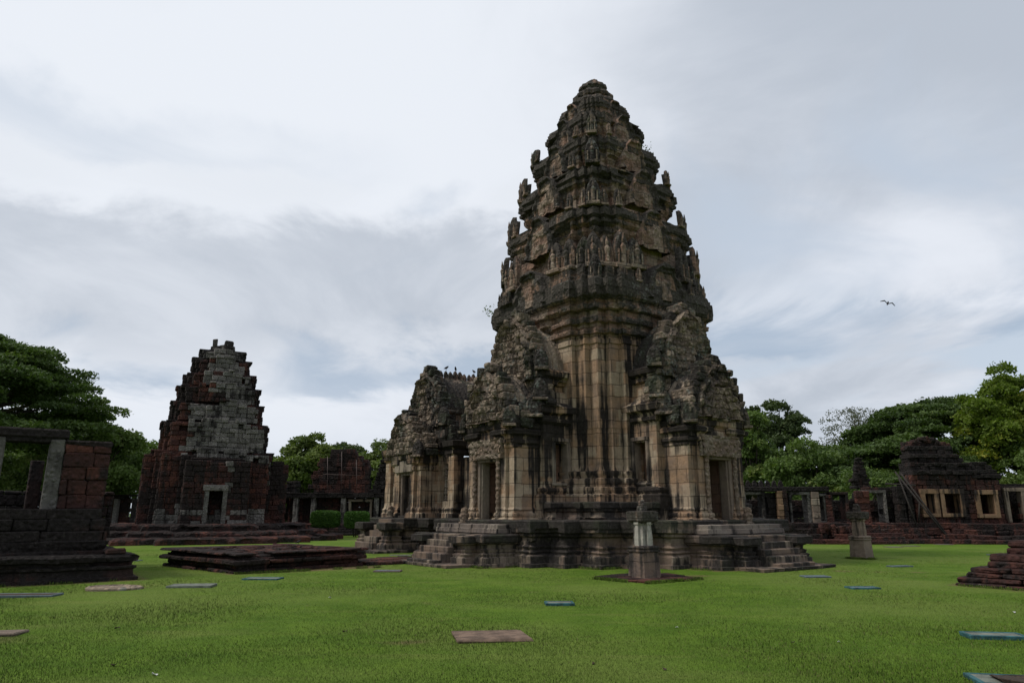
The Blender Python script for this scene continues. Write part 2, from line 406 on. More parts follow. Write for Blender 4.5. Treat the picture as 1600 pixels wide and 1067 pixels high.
M['carved'] = stone('sandstone_carved', [(.28, .20, .14), (.21, .16, .12), (.30, .24, .18)], thr=.66, ck=.1, joints=0., bd=.08, lthr=.66, carve=.6)
M['frame'] = stone('sandstone_frame', [(.24, .185, .14), (.18, .14, .11), (.29, .24, .185)], thr=.59, ck=.1, joints=.15, bw=3, bh=1.3, lthr=.7)
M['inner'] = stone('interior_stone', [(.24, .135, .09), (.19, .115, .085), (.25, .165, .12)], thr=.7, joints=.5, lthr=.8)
M['grey'] = stone('grey_sandstone', [(.17, .158, .14), (.105, .098, .088), (.23, .21, .19)], thr=.58, joints=0., lich=(.21, .215, .195), lthr=.60, streak=.5, rv=.8, bd=.08, carve=.4)
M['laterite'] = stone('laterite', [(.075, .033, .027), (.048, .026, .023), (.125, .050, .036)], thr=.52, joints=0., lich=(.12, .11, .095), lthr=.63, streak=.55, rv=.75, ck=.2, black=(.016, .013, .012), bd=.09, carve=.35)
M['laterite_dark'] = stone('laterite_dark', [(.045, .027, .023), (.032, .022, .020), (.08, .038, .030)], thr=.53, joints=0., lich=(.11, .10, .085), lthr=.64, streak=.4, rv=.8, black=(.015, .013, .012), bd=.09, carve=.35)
M['tan_frame'] = stone('tan_frame', [(.25, .155, .09), (.18, .115, .075), (.28, .18, .11)], thr=.56, joints=0., lthr=.75)
M['white_stone'] = stone('pale_plastered_stone', [(.42, .39, .33), (.34, .31, .27), (.50, .47, .40)], thr=.60, joints=0., streak=1.05, lthr=.8, ck=.3)
def simple(name, col, rough=.6, var=.2, scale=6, spec=.3, metal=0):
    g = NT(name); P = g.n('ShaderNodeNewGeometry').outputs['Position']; nz = g.noise(P, scale, 4, .6)
    c = g.mix(g.mr(nz, .3, .7), col, tuple(x * (1 - var * 2) for x in col)); m = g.bsdf(c, rough, nz, .25, .02, spec)
    return m
M['teal'] = simple('teal_paint', (.04, .13, .14), .7, .35, 7)
M['slab_top'] = simple('mossy_concrete', (.17, .185, .15), .9, .22, 7)
M['slab_blue'] = simple('blue_grey_panel', (.10, .135, .15), .6, .2, 5)
M['brown_slab'] = simple('brown_weathered_slab', (.20, .135, .095), .95, .3, 5)
M['wood'] = simple('old_timber', (.045, .038, .033), .85, .25, 10)
M['metal'] = simple('rusty_steel', (.13, .09, .08), .5, .15, 8)
M['white'] = simple('white_roof', (.7, .72, .74), .5, .05)
M['bird'] = simple('dark_feathers', (.02, .02, .022), .7, .2, 20)
M['bark'] = simple('bark', (.065, .052, .04), .95, .3, 5)
M['debris'] = simple('dry_leaf', (.06, .04, .025), .9, .3, 30)
M['paper'] = simple('pale_petal', (.6, .6, .55), .8, .1, 30)
def leaf(name, a, b, c2, tr=.25):
    g = NT(name); r = g.attr('rnd'); P = g.n('ShaderNodeNewGeometry').outputs['Position']
    c = g.mix(g.mr(r, 0, .55), a, b); c = g.mix(g.math('MULTIPLY', g.mr(r, .62, 1.), g.mr(g.noise(P, .35, 3), .35, .65)), c, c2)
    d = g.n('ShaderNodeBsdfPrincipled'); g.l(c, d.inputs['Base Color']); d.inputs['Roughness'].default_value = .6; d.inputs['Specular IOR Level'].default_value = .2
    t = g.n('ShaderNodeBsdfTranslucent'); g.l(g.mix(1., c, (1.3, 1.5, .6), 'MULTIPLY'), t.inputs[0])
    m = g.n('ShaderNodeMixShader'); m.inputs[0].default_value = tr; g.l(d.outputs[0], m.inputs[1]); g.l(t.outputs[0], m.inputs[2]); g.l(m.outputs[0], g.out.inputs[0])
    return g.m
M['leaf_rain'] = leaf('leaves_rain_tree', (0.038, 0.064, 0.019), (0.066, 0.105, 0.027), (0.133, 0.176, 0.040))
M['leaf_dark'] = leaf('leaves_dark', (0.034, 0.054, 0.022), (0.061, 0.087, 0.032), (0.094, 0.119, 0.040))
M['leaf_mid'] = leaf('leaves_mid', (0.061, 0.099, 0.026), (0.105, 0.156, 0.040), (0.190, 0.208, 0.064))
M['leaf_yellow'] = leaf('leaves_yellow', (.07, .11, .015), (.12, .17, .022), (.33, .29, .03), .3)
M['leaf_olive'] = leaf('leaves_olive', (.075, .11, .03), (.12, .16, .04), (.19, .22, .06))
M['leaf_grey'] = leaf('leaves_grey', (.07, .08, .055), (.10, .11, .08), (.14, .13, .10))
M['leaf_hedge'] = leaf('leaves_hedge', (.030, .075, .010), (.05, .115, .014), (.08, .15, .02), .1)
def lawn_mat():
    g = NT('lawn'); P = g.n('ShaderNodeNewGeometry').outputs['Position']
    big = g.noise(P, .16, 4, .6); med = g.noise(P, 1.1, 5, .65); fine = g.noise(P, 26, 4, .7); st = g.noise(P, 1., 4, .6, 0, (.25, 1.6, 1))
    c = g.mix(g.mr(med, .3, .7), (.070, .132, .012), (.112, .186, .019))
    c = g.mix(g.math('MULTIPLY', g.mr(big, .42, .62), .8), c, (.135, .185, .034))
    c = g.mix(g.math('MULTIPLY', g.mr(st, .52, .72), .4), c, (.165, .19, .045))
    c = g.mix(g.math('MULTIPLY', g.mr(fine, .45, .75), .4), c, (.055, .105, .011))
    bare = g.mr(g.math('ADD', g.math('MULTIPLY', g.noise(P, .45, 5, .7), .7), g.math('MULTIPLY', g.noise(P, 3, 4, .7), .3)), .585, .69)
    c = g.mix(g.math('MULTIPLY', bare, .6), c, (.19, .15, .07))
    # worn soil close to the stones comes from vertex attribute
    wr = g.mr(g.math('ADD', g.attr('wear'), g.math('MULTIPLY', g.math('SUBTRACT', med, .5), .7)), .3, .85)
    c = g.mix(g.math('MULTIPLY', wr, .85), c, (.16, .105, .06))
    return g.bsdf(c, .95, g.math('ADD', fine, med), .8, .05, .1)
M['lawn'] = lawn_mat()
def blade_mat():
    g = NT('grass_blades'); r = g.attr('rnd'); P = g.n('ShaderNodeNewGeometry').outputs['Position']
    c = g.mix(g.mr(r, 0, 1), (.080, .150, .013), (.125, .210, .022)); c = g.mix(g.math('MULTIPLY', g.mr(g.noise(P, .16, 4, .6), .42, .68), .6), c, (.155, .205, .038))
    c = g.mix(g.mr(r, .93, .97), c, (.22, .18, .09))
    m = g.bsdf(c, .8, None, spec=.1); cb = g.n('ShaderNodeCombineXYZ'); cb.inputs[2].default_value = 1
    gn = g.n('ShaderNodeNewGeometry').outputs['Normal']; v = g.n('ShaderNodeVectorMath', operation='SCALE'); g.l(gn, v.inputs[0]); v.inputs['Scale'].default_value = .12
    w = g.n('ShaderNodeVectorMath', operation='ADD'); g.l(cb.outputs[0], w.inputs[0]); g.l(v.outputs[0], w.inputs[1]); nn = g.n('ShaderNodeVectorMath', operation='NORMALIZE'); g.l(w.outputs[0], nn.inputs[0])
    g.l(nn.outputs[0], [x for x in g.t.nodes if x.type == 'BSDF_PRINCIPLED'][0].inputs['Normal'])
    return m
M['blade'] = blade_mat()
# ------------------------------------------------------------------ layout frame (all the temple buildings share it)
TH = R_(9.2); A_ = math.pi / 4 - TH
RZ = math.atan2(-math.cos(A_), math.sin(A_))       # local +x = right-front, local -y = left-front
CX, CY = 4.05, 31.3
def w2(o, x, y):
    c, s = math.cos(RZ), math.sin(RZ); return (o[0] + x * c - y * s, o[1] + x * s + y * c)
# footprints for worn soil: (origin, x0,x1,y0,y1)
WEAR = [((CX, CY), -8, 8, -2.6, 2.6), ((CX, CY), -2.6, 2.6, -8, 8), ((CX, CY), -5.2, 5.2, -5.2, 5.2),
        ((-8.35, 22.25), -5.4, 0, 0, 4.7), ((-10.3, 20.4), -7, 0, -9, 0), ((11.3, 18.8), 0, 8, 0, 6), ((CX, CY), -15, -5, -5, 5)]
# ------------------------------------------------------------------ ground
def ground():
    xs = np.concatenate([np.arange(-1500, -60, 120), np.arange(-60, 60, .5), np.arange(60, 1501, 120)])
    ys = np.concatenate([np.arange(-1500, 2, 120), np.arange(2, 62, .4), np.arange(62, 1600, 120)])
    X, Y = np.meshgrid(xs, ys); wear = np.zeros(X.shape)
    for (o, x0, x1, y0, y1) in WEAR:
        c, s = math.cos(RZ), math.sin(RZ); dx, dy = X - o[0], Y - o[1]; lx = dx * c + dy * s; ly = -dx * s + dy * c
        d = np.hypot(np.maximum(np.maximum(x0 - lx, lx - x1), 0), np.maximum(np.maximum(y0 - ly, ly - y1), 0))
        wear = np.maximum(wear, np.clip(1 - d / .55, 0, 1))
    for (px, py, rr) in ((3.66, 20.5, 1.6), (14.0, 29.4, .8), (-.3, 11.3, .8), (-10, 50, 3.2), (-8.6, 44, 2), (9.5, 25.2, 1.2), (10.6, 23.6, .9), (11.6, 23.3, .7), (12.6, 22.9, .8), (13.6, 22.6, .7), (14.6, 22.3, .8), (15.6, 22, .7), (5.4, 21.6, 1.1), (-12.5, 14.6, 1.0), (-7.6, 11, 1.2), (8.6, 10.2, 1.0), (-9.3, 18.3, 1.0), (-1.6, 10.8, .8)):
        wear = np.maximum(wear, np.clip(1 - np.hypot(X - px, (Y - py) * 1.4) / rr, 0, 1) * .85)
    Z = np.zeros(X.shape)
    for i, yv in enumerate(ys):
        if yv < 2 or yv > 62: continue
        for j, xv in enumerate(xs):
            if abs(xv) < 60: Z[i, j] = .02 * noise.noise(Vector((xv * .4, yv * .4, 0)))
    v = np.stack([X.ravel(), Y.ravel(), Z.ravel()], 1); nx = len(xs); ny = len(ys)
    i, j = np.meshgrid(np.arange(ny - 1), np.arange(nx - 1), indexing='ij'); a = (i * nx + j).ravel()
    f = np.stack([a, a + 1, a + nx + 1, a + nx], 1)
    me = bpy.data.meshes.new('lawn'); me.from_pydata(v.tolist(), [], f.tolist())
    at = me.attributes.new('wear', 'FLOAT', 'POINT'); at.data.foreach_set('value', wear.ravel())
    me.polygons.foreach_set('use_smooth', [True] * len(f)); me.materials.append(M['lawn'])
    props(link(bpy.data.objects.new('lawn', me)), kind='structure')
ground()
def np_mesh(name, co, nper, rnd, mat):
    """co: (n*nper,3) polygons of nper corners"""
    n = len(co) // nper; me = bpy.data.meshes.new(name)
    me.vertices.add(len(co)); me.vertices.foreach_set('co', co.astype(np.float32).ravel())
    me.loops.add(len(co)); me.loops.foreach_set('vertex_index', np.arange(len(co), dtype=np.int32))
    me.polygons.add(n); me.polygons.foreach_set('loop_start', np.arange(0, len(co), nper, dtype=np.int32))
    try: me.polygons.foreach_set('loop_total', np.full(n, nper, dtype=np.int32))
    except Exception: pass
    a = me.attributes.new('rnd', 'FLOAT', 'POINT'); a.data.foreach_set('value', np.repeat(rnd, nper).astype(np.float32))
    me.materials.append(mat); me.update(calc_edges=True); me.validate()
    return link(bpy.data.objects.new(name, me))
def blades():
    n = 330000
    Y = 7.2 / (1 - nprng.random(n) * .80); hw = Y * .80 + .6; X = (nprng.random(n) * 2 - 1) * hw
    h = nprng.uniform(.006, .016, n) * (1 + (Y - 7) * .01); a = nprng.random(n) * 6.283; w = .003 * (1 + (Y - 7) * .08)
    lx = nprng.normal(0, .4, n) * h; ly = nprng.normal(0, .4, n) * h
    z = .015
    p0 = np.stack([X - np.cos(a) * w, Y - np.sin(a) * w, np.full(n, -.01)], 1); p1 = np.stack([X + np.cos(a) * w, Y + np.sin(a) * w, np.full(n, -.01)], 1)
    p2 = np.stack([X + lx, Y + ly, z + h], 1)
    co = np.stack([p0, p1, p2], 1).reshape(-1, 3)
    E_ = [(o, x0 - .04, x1 + .04, y0 - .04, y1 + .04) for (o, x0, x1, y0, y1) in WEAR[:7]] + [((3.7, 20.7), -.85, 1.0, -1.05, 1.15), ((14.1, 29.6), -.4, .4, -.4, .4), ((CX, CY), 5.1, 5.25, -5.1, 5.1)]
    m = 60000; ee = nprng.integers(0, len(E_), m); tx = np.empty(m); ty = np.empty(m); c_, s_ = math.cos(RZ), math.sin(RZ)
    for k, (o, x0, x1, y0, y1) in enumerate(E_):
        q = np.where(ee == k)[0]; t = nprng.random(len(q)); sd_ = nprng.integers(0, 2, len(q)); j = np.abs(nprng.normal(0, .07, len(q))) + .02
        lx = np.where(sd_ == 0, x0 + (x1 - x0) * t, x1 + j); ly = np.where(sd_ == 0, y0 - j, y0 + (y1 - y0) * t)
        keep = np.array([noise.noise(Vector((a_ * 1.3, b_ * 1.3, k))) > -.05 for a_, b_ in zip(lx, ly)])
        tx[q] = np.where(keep, o[0] + lx * c_ - ly * s_, 0); ty[q] = np.where(keep, o[1] + lx * s_ + ly * c_, -5)
    hh = nprng.uniform(.03, .10, m); an = nprng.random(m) * 6.283; ww = .008; bx, by = nprng.normal(0, .4, m) * hh, nprng.normal(0, .4, m) * hh
    t3 = np.stack([np.stack([tx - np.cos(an) * ww, ty - np.sin(an) * ww, np.full(m, -.01)], 1), np.stack([tx + np.cos(an) * ww, ty + np.sin(an) * ww, np.full(m, -.01)], 1), np.stack([tx + bx, ty + by, hh], 1)], 1).reshape(-1, 3)
    co = np.concatenate([co, t3]); n += m
    props(np_mesh('grass', co, 3, nprng.random(n), M['blade']), 'short mown green lawn grass in the foreground', 'grass', kind='stuff')
blades()
# ------------------------------------------------------------------ main tower
PLAT = [(0, .10), (.10, .10), (.12, .0), (.3, .0), (.34, -.08), (.42, -.05), (.46, -.14), (.56, -.10), (.60, -.2), (.72, -.18), (.76, -.06), (.80, -.06), (.82, .04), (1.03, .05), (1.06, .0), (1.06, -.5)]
def platprof(h, base=0., k=1.): return [(base + z / 1.06 * h, d * k, .5 if z > .76 else .1) for z, d in PLAT]
def moulding(z0, z1, d0, d1, lips=2, amp=.06, c=.3):
    """profile from (z0,d0) to (z1,d1) with torus lips"""
    o = []
    for i in range(lips):
        a = z0 + (z1 - z0) * i / lips; b = z0 + (z1 - z0) * (i + 1) / lips; da = d0 + (d1 - d0) * i / lips; db = d0 + (d1 - d0) * (i + 1) / lips
        hh = b - a
        o += [(a, da, c * .5), (a + hh * .12, max(da, db) + amp, c), (a + hh * .45, max(da, db) + amp * 1.1, c), (a + hh * .55, (da + db) / 2 - amp * .3, c * .5), (a + hh * .9, db - amp * .2, c * .4)]
    o.append((z1, d1, c * .5)); return o
def leaf_outline(w, h, tip=.0):
    return [(-.42 * w, 0), (-.5 * w, .22 * h), (-.49 * w, .45 * h), (-.38 * w, .68 * h), (-.2 * w, .88 * h), (0, h), (.2 * w, .88 * h), (.38 * w, .68 * h), (.49 * w, .45 * h), (.5 * w, .22 * h), (.42 * w, 0)]
def antefix_mb(w, h, th, seed=0, figure=True):
    """pointed leaf-shaped slab facing +x, standing at z=0, with a raised figure in its field"""
    mb = MB(); ol = leaf_outline(w, h); n = len(ol); vs = []
    for k, (x, s) in enumerate(((-th / 2, 1), (th * .3, 1.0), (th * .5, .84))):
        for (y, z) in ol:
            zz = z * s + (h * .05 if k == 2 else 0)
            lean = -.10 * zz * zz / h
            q = noise.noise_vector(Vector((y * 3 + seed, z * 3, k))) * .02
            vs.append((x + lean + q.x, y * s + q.y, zz + q.z))
    fs = [tuple(reversed(range(n)))]
    for k in range(2): fs += [(k * n + i, k * n + (i + 1) % n, (k + 1) * n + (i + 1) % n, (k + 1) * n + i) for i in range(n)]
    fs.append(tuple(range(2 * n, 3 * n))); fs = [tuple(reversed(f)) for f in fs]
    mb.add(vs, fs, .75, [hsh(i // 4, seed) for i in range(len(vs))])
    if figure:
        lathe_prof = [(.11 * w, .02), (.17 * w, .1 * h), (.12 * w, .3 * h), (.17 * w, .5 * h), (.07 * w, .58 * h), (.10 * w, .66 * h), (.06 * w, .76 * h), (.01, .86 * h)]
        lathe(mb, lathe_prof, 8, th * .5, 0, .01, crust=.5, seed=seed)
        for s in (-1, 1): cbox(mb, th * .35, th * .62, s * .3 * w - .05 * w, s * .3 * w + .05 * w, .05 * h, .42 * h, .02, .01)
    cbox(mb, -th * .6, th * .9, -.5 * w, .5 * w, -.08 * h, .05 * h, .02, .01, .3)
    return mb
tower = empty('temple_tower', (CX, CY, 0), RZ, 'tall dark weathered sandstone temple tower with tiered corn-cob crown', 'temple tower')
def part(mb, name, mat, root, lab=None):
    o = mb.build(name, M[mat], root)
    if lab: o['label'] = lab
    return o
# --- terraced platform
q = [(6.6, 2.45), (6.6, 3.3), (5.85, 3.3), (5.85, 4.2), (5.15, 4.2), (5.15, 5.15)]
corner = q + [(b, a) for a, b in reversed(q[:-1])]
def plat_corner(): # quadrant mass
    return quad_plan(corner)
mb = MB()
PC = [(0, .12, .1), (.12, .12, .2), (.14, 0, .1), (.36, 0, .1), (.42, -.1, .1), (.5, -.06, .2), (.56, -.18, 0), (.66, -.12, .2), (.72, -.24, 0), (.95, -.24, 0), (1.02, -.12, .1), (1.1, -.14, .2), (1.14, .0, .5), (1.5, .03, .8), (1.55, -.02, .7), (1.55, -1., .4)]
loft(mb, quad_plan(corner), PC, .15, .07, .028, .022, 1.0, .42, .05, seed=3)
part(mb, 'platform', 'plinth', tower)
mb = MB()
loft(mb, rect(5.2, 7.9, -2.42, 2.42), platprof(1.06), .15, .06, .03, .02, 1., .4, .06, seed=11)
part(mb, 'porch_platform', 'plinth', tower); mb = MB()
loft(mb, rect(-2.42, 2.42, -7.9, -5.2), platprof(1.06), .15, .06, .03, .02, 1., .4, .06, seed=12)
part(mb, 'porch_platform', 'plinth', tower)
for pl, sd in ((rect(4.4, 7.15, -2.1, 2.1), 21), (rect(-2.1, 2.1, -7.15, -4.4), 22)):
    mb = MB(); loft(mb, pl, [(1.0, 0), (1.07, 0), (1.1, .05), (1.24, .03), (1.26, -.02), (1.38, -.02), (1.40, -.06), (1.40, -.8)], .15, .06, .02, .015, 1., .4, seed=sd); part(mb, 'porch_step', 'ledge', tower)
mb = MB()
c2 = [(4.9, 1.0), (4.9, 2.35), (4.35, 2.35), (4.35, 3.3), (4.2, 3.3), (4.2, 4.2)]
loft(mb, quad_plan(c2 + [(b, a) for a, b in reversed(c2[:-1])]), [(1.5, .05, .1), (1.62, .05, .1), (1.66, -.06, 0), (1.8, -.1, 0), (1.86, .0, .2), (1.94, .0, .2), (1.96, .1, .6), (2.14, .12, .8), (2.18, .06, .6), (2.18, -.6, .3)], .15, .06, .025, .02, 1., .4, .05, seed=5)
part(mb, 'upper_plinth', 'plinth', tower)
# stairs at the ends of the platform arms
def stairs(x0, k, w=1.0, n=5, h=1.06, run=.25):
    mb = MB()
    for i in range(n):
        z1 = h - i * h / n
        cbox(mb, x0 + i * run - .3, x0 + (i + 1) * run, -w, w, -.05, z1, .025, .012)
    for s in (-1, 1):
        loft(mb, rect(x0 - .2, x0 + .62, s * w if s > 0 else -w - .85, w + .85 if s > 0 else -w), platprof(1.02), .15, .08, .03, .02, seed=31 + s)
    loft(mb, rect(x0 - .3, x0 + n * run + .12, -w - 1.0, w + 1.0), [(0, 0), (.09, .02), (.11, -.1)], .2, .1, .02, .02, seed=8)
    mb.xf(Matrix.Rotation(k * math.pi / 2, 4, 'Z')); return mb
part(stairs(7.75, 0), 'stairs', 'plinth', tower); part(stairs(7.75, -1), 'stairs', 'plinth', tower)
# --- body
bq = [(3.55, 1.2), (3.55, 2.1), (3.3, 2.1), (3.3, 2.6), (3.05, 2.6), (3.05, 3.05)]
BODY = quad_plan(bq + [(b, a) for a, b in reversed(bq[:-1])])
mb = MB()
bp = [(2.1, .42, 0.10), (2.45, .42, 0.10), (2.5, .3, 0.07), (2.62, .34, 0.14), (2.72, .34, 0.14), (2.76, .2, 0.07), (2.92, .22, 0.17), (3.04, .2, 0.14), (3.08, .09, 0.03), (3.24, .14, 0.17), (3.32, .14, 0.14), (3.36, .05, 0.03), (3.55, .0, 0),
      (3.7, .0, 0), (4.95, 0, 0), (4.97, .015, 0), (5.3, .015, 0.00), (5.32, 0, 0), (8.3, 0, .02), (8.34, .05, 0.07), (8.5, .05, 0.07), (8.54, .0, 0.03), (8.7, .02, 0.10)]
loft(mb, BODY, bp, .13, .12, .014, .008, .9, .48, 0, seed=1, cap=False)
part(mb, 'tower_body', 'body', tower)
mb = MB()
cp = [(8.68, .02, .3), (8.74, .14, .5), (8.9, .15, .5), (8.95, .06, .2), (9.1, .08, .2), (9.16, .22, .5), (9.36, .24, .6), (9.42, .12, .2), (9.6, .16, .3), (9.68, .34, .6), (9.86, .38, .7), (9.92, .26, .5), (10.0, .3, .6), (10.16, .5, .9), (10.5, .55, 1.), (10.86, .54, 1.), (10.9, .42, .8), (11.05, .44, .9), (11.12, .30, .8), (11.4, .3, .8), (11.45, .12, .6), (11.45, -.6, .5)]
loft(mb, BODY, cp, .13, .09, .04, .03, .7, .36, .05, seed=2)
mco = part(mb, 'main_cornice', 'super', tower)
for a in range(4):
    mb = MB(); lobe(mb, 3.98, 1.15, 10.3, 12.0, .8, seed=50 + a, crust=.9)
    mb.xf(Matrix.Rotation(a * math.pi / 2, 4, 'Z')); part(mb, 'false_gable', 'super', mco)
# --- stepped tiers: (z0, z1 wall, z2 cornice top, wall scale, cornice swell)
def plan_scaled(k): return [(x * k, y * k) for x, y in BODY]
TIERS = [(11.2, 13.1, 14.4, .88, .38), (14.3, 15.2, 16.5, .76, .36), (16.4, 17.15, 18.3, .63, .27), (18.2, 18.85, 19.85, .50, .19), (19.75, 20.15, 20.95, .37, .12)]
for i, (z0, z1, z2, k, sw) in enumerate(TIERS):
    h = z2 - z1; mb = MB()
    prof = [(z0, .10, .3), (z0 + .16, .10, .3), (z0 + .2, .02, -.5), (z1 - .12, 0, -.6), (z1 - .05, .06, .2), (z1 + .08 * h, sw * .45, .6), (z1 + .2 * h, sw * .5, .7), (z1 + .26 * h, sw * .3, .5), (z1 + .36 * h, sw * .8, .8), (z1 + .46 * h, sw * .85, .9), (z1 + .5 * h, sw * .65, .7), (z1 + .58 * h, sw, 1.), (z1 + .8 * h, sw * .98, 1.), (z1 + .84 * h, sw * .7, .8), (z1 + .95 * h, sw * .72, .9), (z2, sw * .4, .7), (z2, -.5 * k * 2, .5)]
    loft(mb, plan_scaled(k), prof, .13, .09, .045, .035, .6, .34, .06, seed=40 + i)
    tiero = part(mb, 'tower_tier', 'super', tower)
    # false gable lobes on the faces of each tier
    for a in range(4):
        mb = MB(); fx = 3.55 * k
        lobe(mb, fx + sw - .06, (.95 if i == 0 else 1.12) * k + .08, z1 - .35, z2 + .3 * k, .7, seed=i * 4 + a)
        mb.xf(Matrix.Rotation(a * math.pi / 2, 4, 'Z')); part(mb, 'false_gable', 'super', tiero)
mb = MB()
lathe(mb, [(1.0, 20.85), (1.22, 20.95), (1.30, 21.15), (1.2, 21.35), (.95, 21.42), (.85, 21.5), (.98, 21.6), (1.0, 21.75), (.8, 21.95), (.66, 22.0), (.62, 22.12), (.72, 22.25), (.66, 22.42), (.46, 22.55), (.36, 22.62), (.33, 22.72), (.2, 22.82), (.02, 22.86)], 40, 0, 0, .05, lobes=12, crust=.8)
part(mb, 'lotus_finial', 'super', tower)
# --- antefixes standing on every cornice corner (mesh data shared)
af = [antefix_mb(.62, 1.35, .26, s) for s in range(3)]
proto = [a.build('antefix', M['super'] if i else M['blocks'], tower) for i, a in enumerate(af)]
placed = 0
def put_antefix(x, y, z, ang, s, sz=None, which=None):
    global placed
    src = proto[(placed if which is None else which) % 3]
    o = src if placed < 3 and src.get('used') is None else src.copy()
    if o is src: src['used'] = 1
    else: link(o); o.parent = tower
    o.location = (x, y, z); o.rotation_euler = (rng.uniform(-.04, .04), rng.uniform(-.05, .06), ang + rng.uniform(-.08, .08)); o.scale = (s, s, sz or s)
    placed += 1
LV = [(11.55, .93, .36, 1.0), (10.9, .985, .42, .5), (14.35, .90, .24, .62), (16.5, .785, .22, .6), (18.3, .655, .16, .5)]
vis = [(3.05, 3.05), (3.3, 2.6), (2.6, 3.3), (3.62, 2.0), (2.0, 3.62), (3.85, 1.35), (1.35, 3.85)]
for li, (z, k, sw, s) in enumerate(LV):
    for sx in (1, -1):
        for sy in (1, -1):
            if sx < 0 and sy > 0: continue
            for vi, (x, y) in enumerate(vis):
                if li in (3, 4) and vi in (1, 2) : continue
                if vi > 4 and li > 1: continue
                if placed > 88: continue
                if li == 0 and (sx, sy) != (1, -1) and vi in (3, 4) : pass
                if hsh(li, vi, sx + 2, sy + 2, 9) < (.08 if li < 2 else .25): continue
                X, Y = (x * k + sw * .6) * sx, (y * k + sw * .6) * sy
                ang = math.atan2(sy * y, sx * x)
                nx = round(ang / (math.pi / 2)) * math.pi / 2 if vi else ang
                put_antefix(X, Y, z, nx * .5 + ang * .5, s * rng.uniform(.9, 1.08) * (1.15 if li == 0 else 1.6 if vi == 0 else .9), s * rng.uniform(.9, 1.1) * (1.1 if li == 0 else 1.55 if vi == 0 else .9))
# silhouette slabs left and right (inner edge of the tiers)
for (z, r, s) in ((14.2, 3.95, .95), (16.35, 3.35, .8), (18.0, 2.7, .5), (11.4, 4.35, 1.0), (12.2, 4.35, .95)):
    for sgn in (1, -1):
        a = -math.pi / 4 + sgn * math.pi / 2 + (0 if z != 12.2 else -sgn * .12)
        put_antefix(r * math.cos(a), r * math.sin(a), z, a, s, s * 1.05)
for p_ in proto:
    if 'used' in p_: del p_['used']
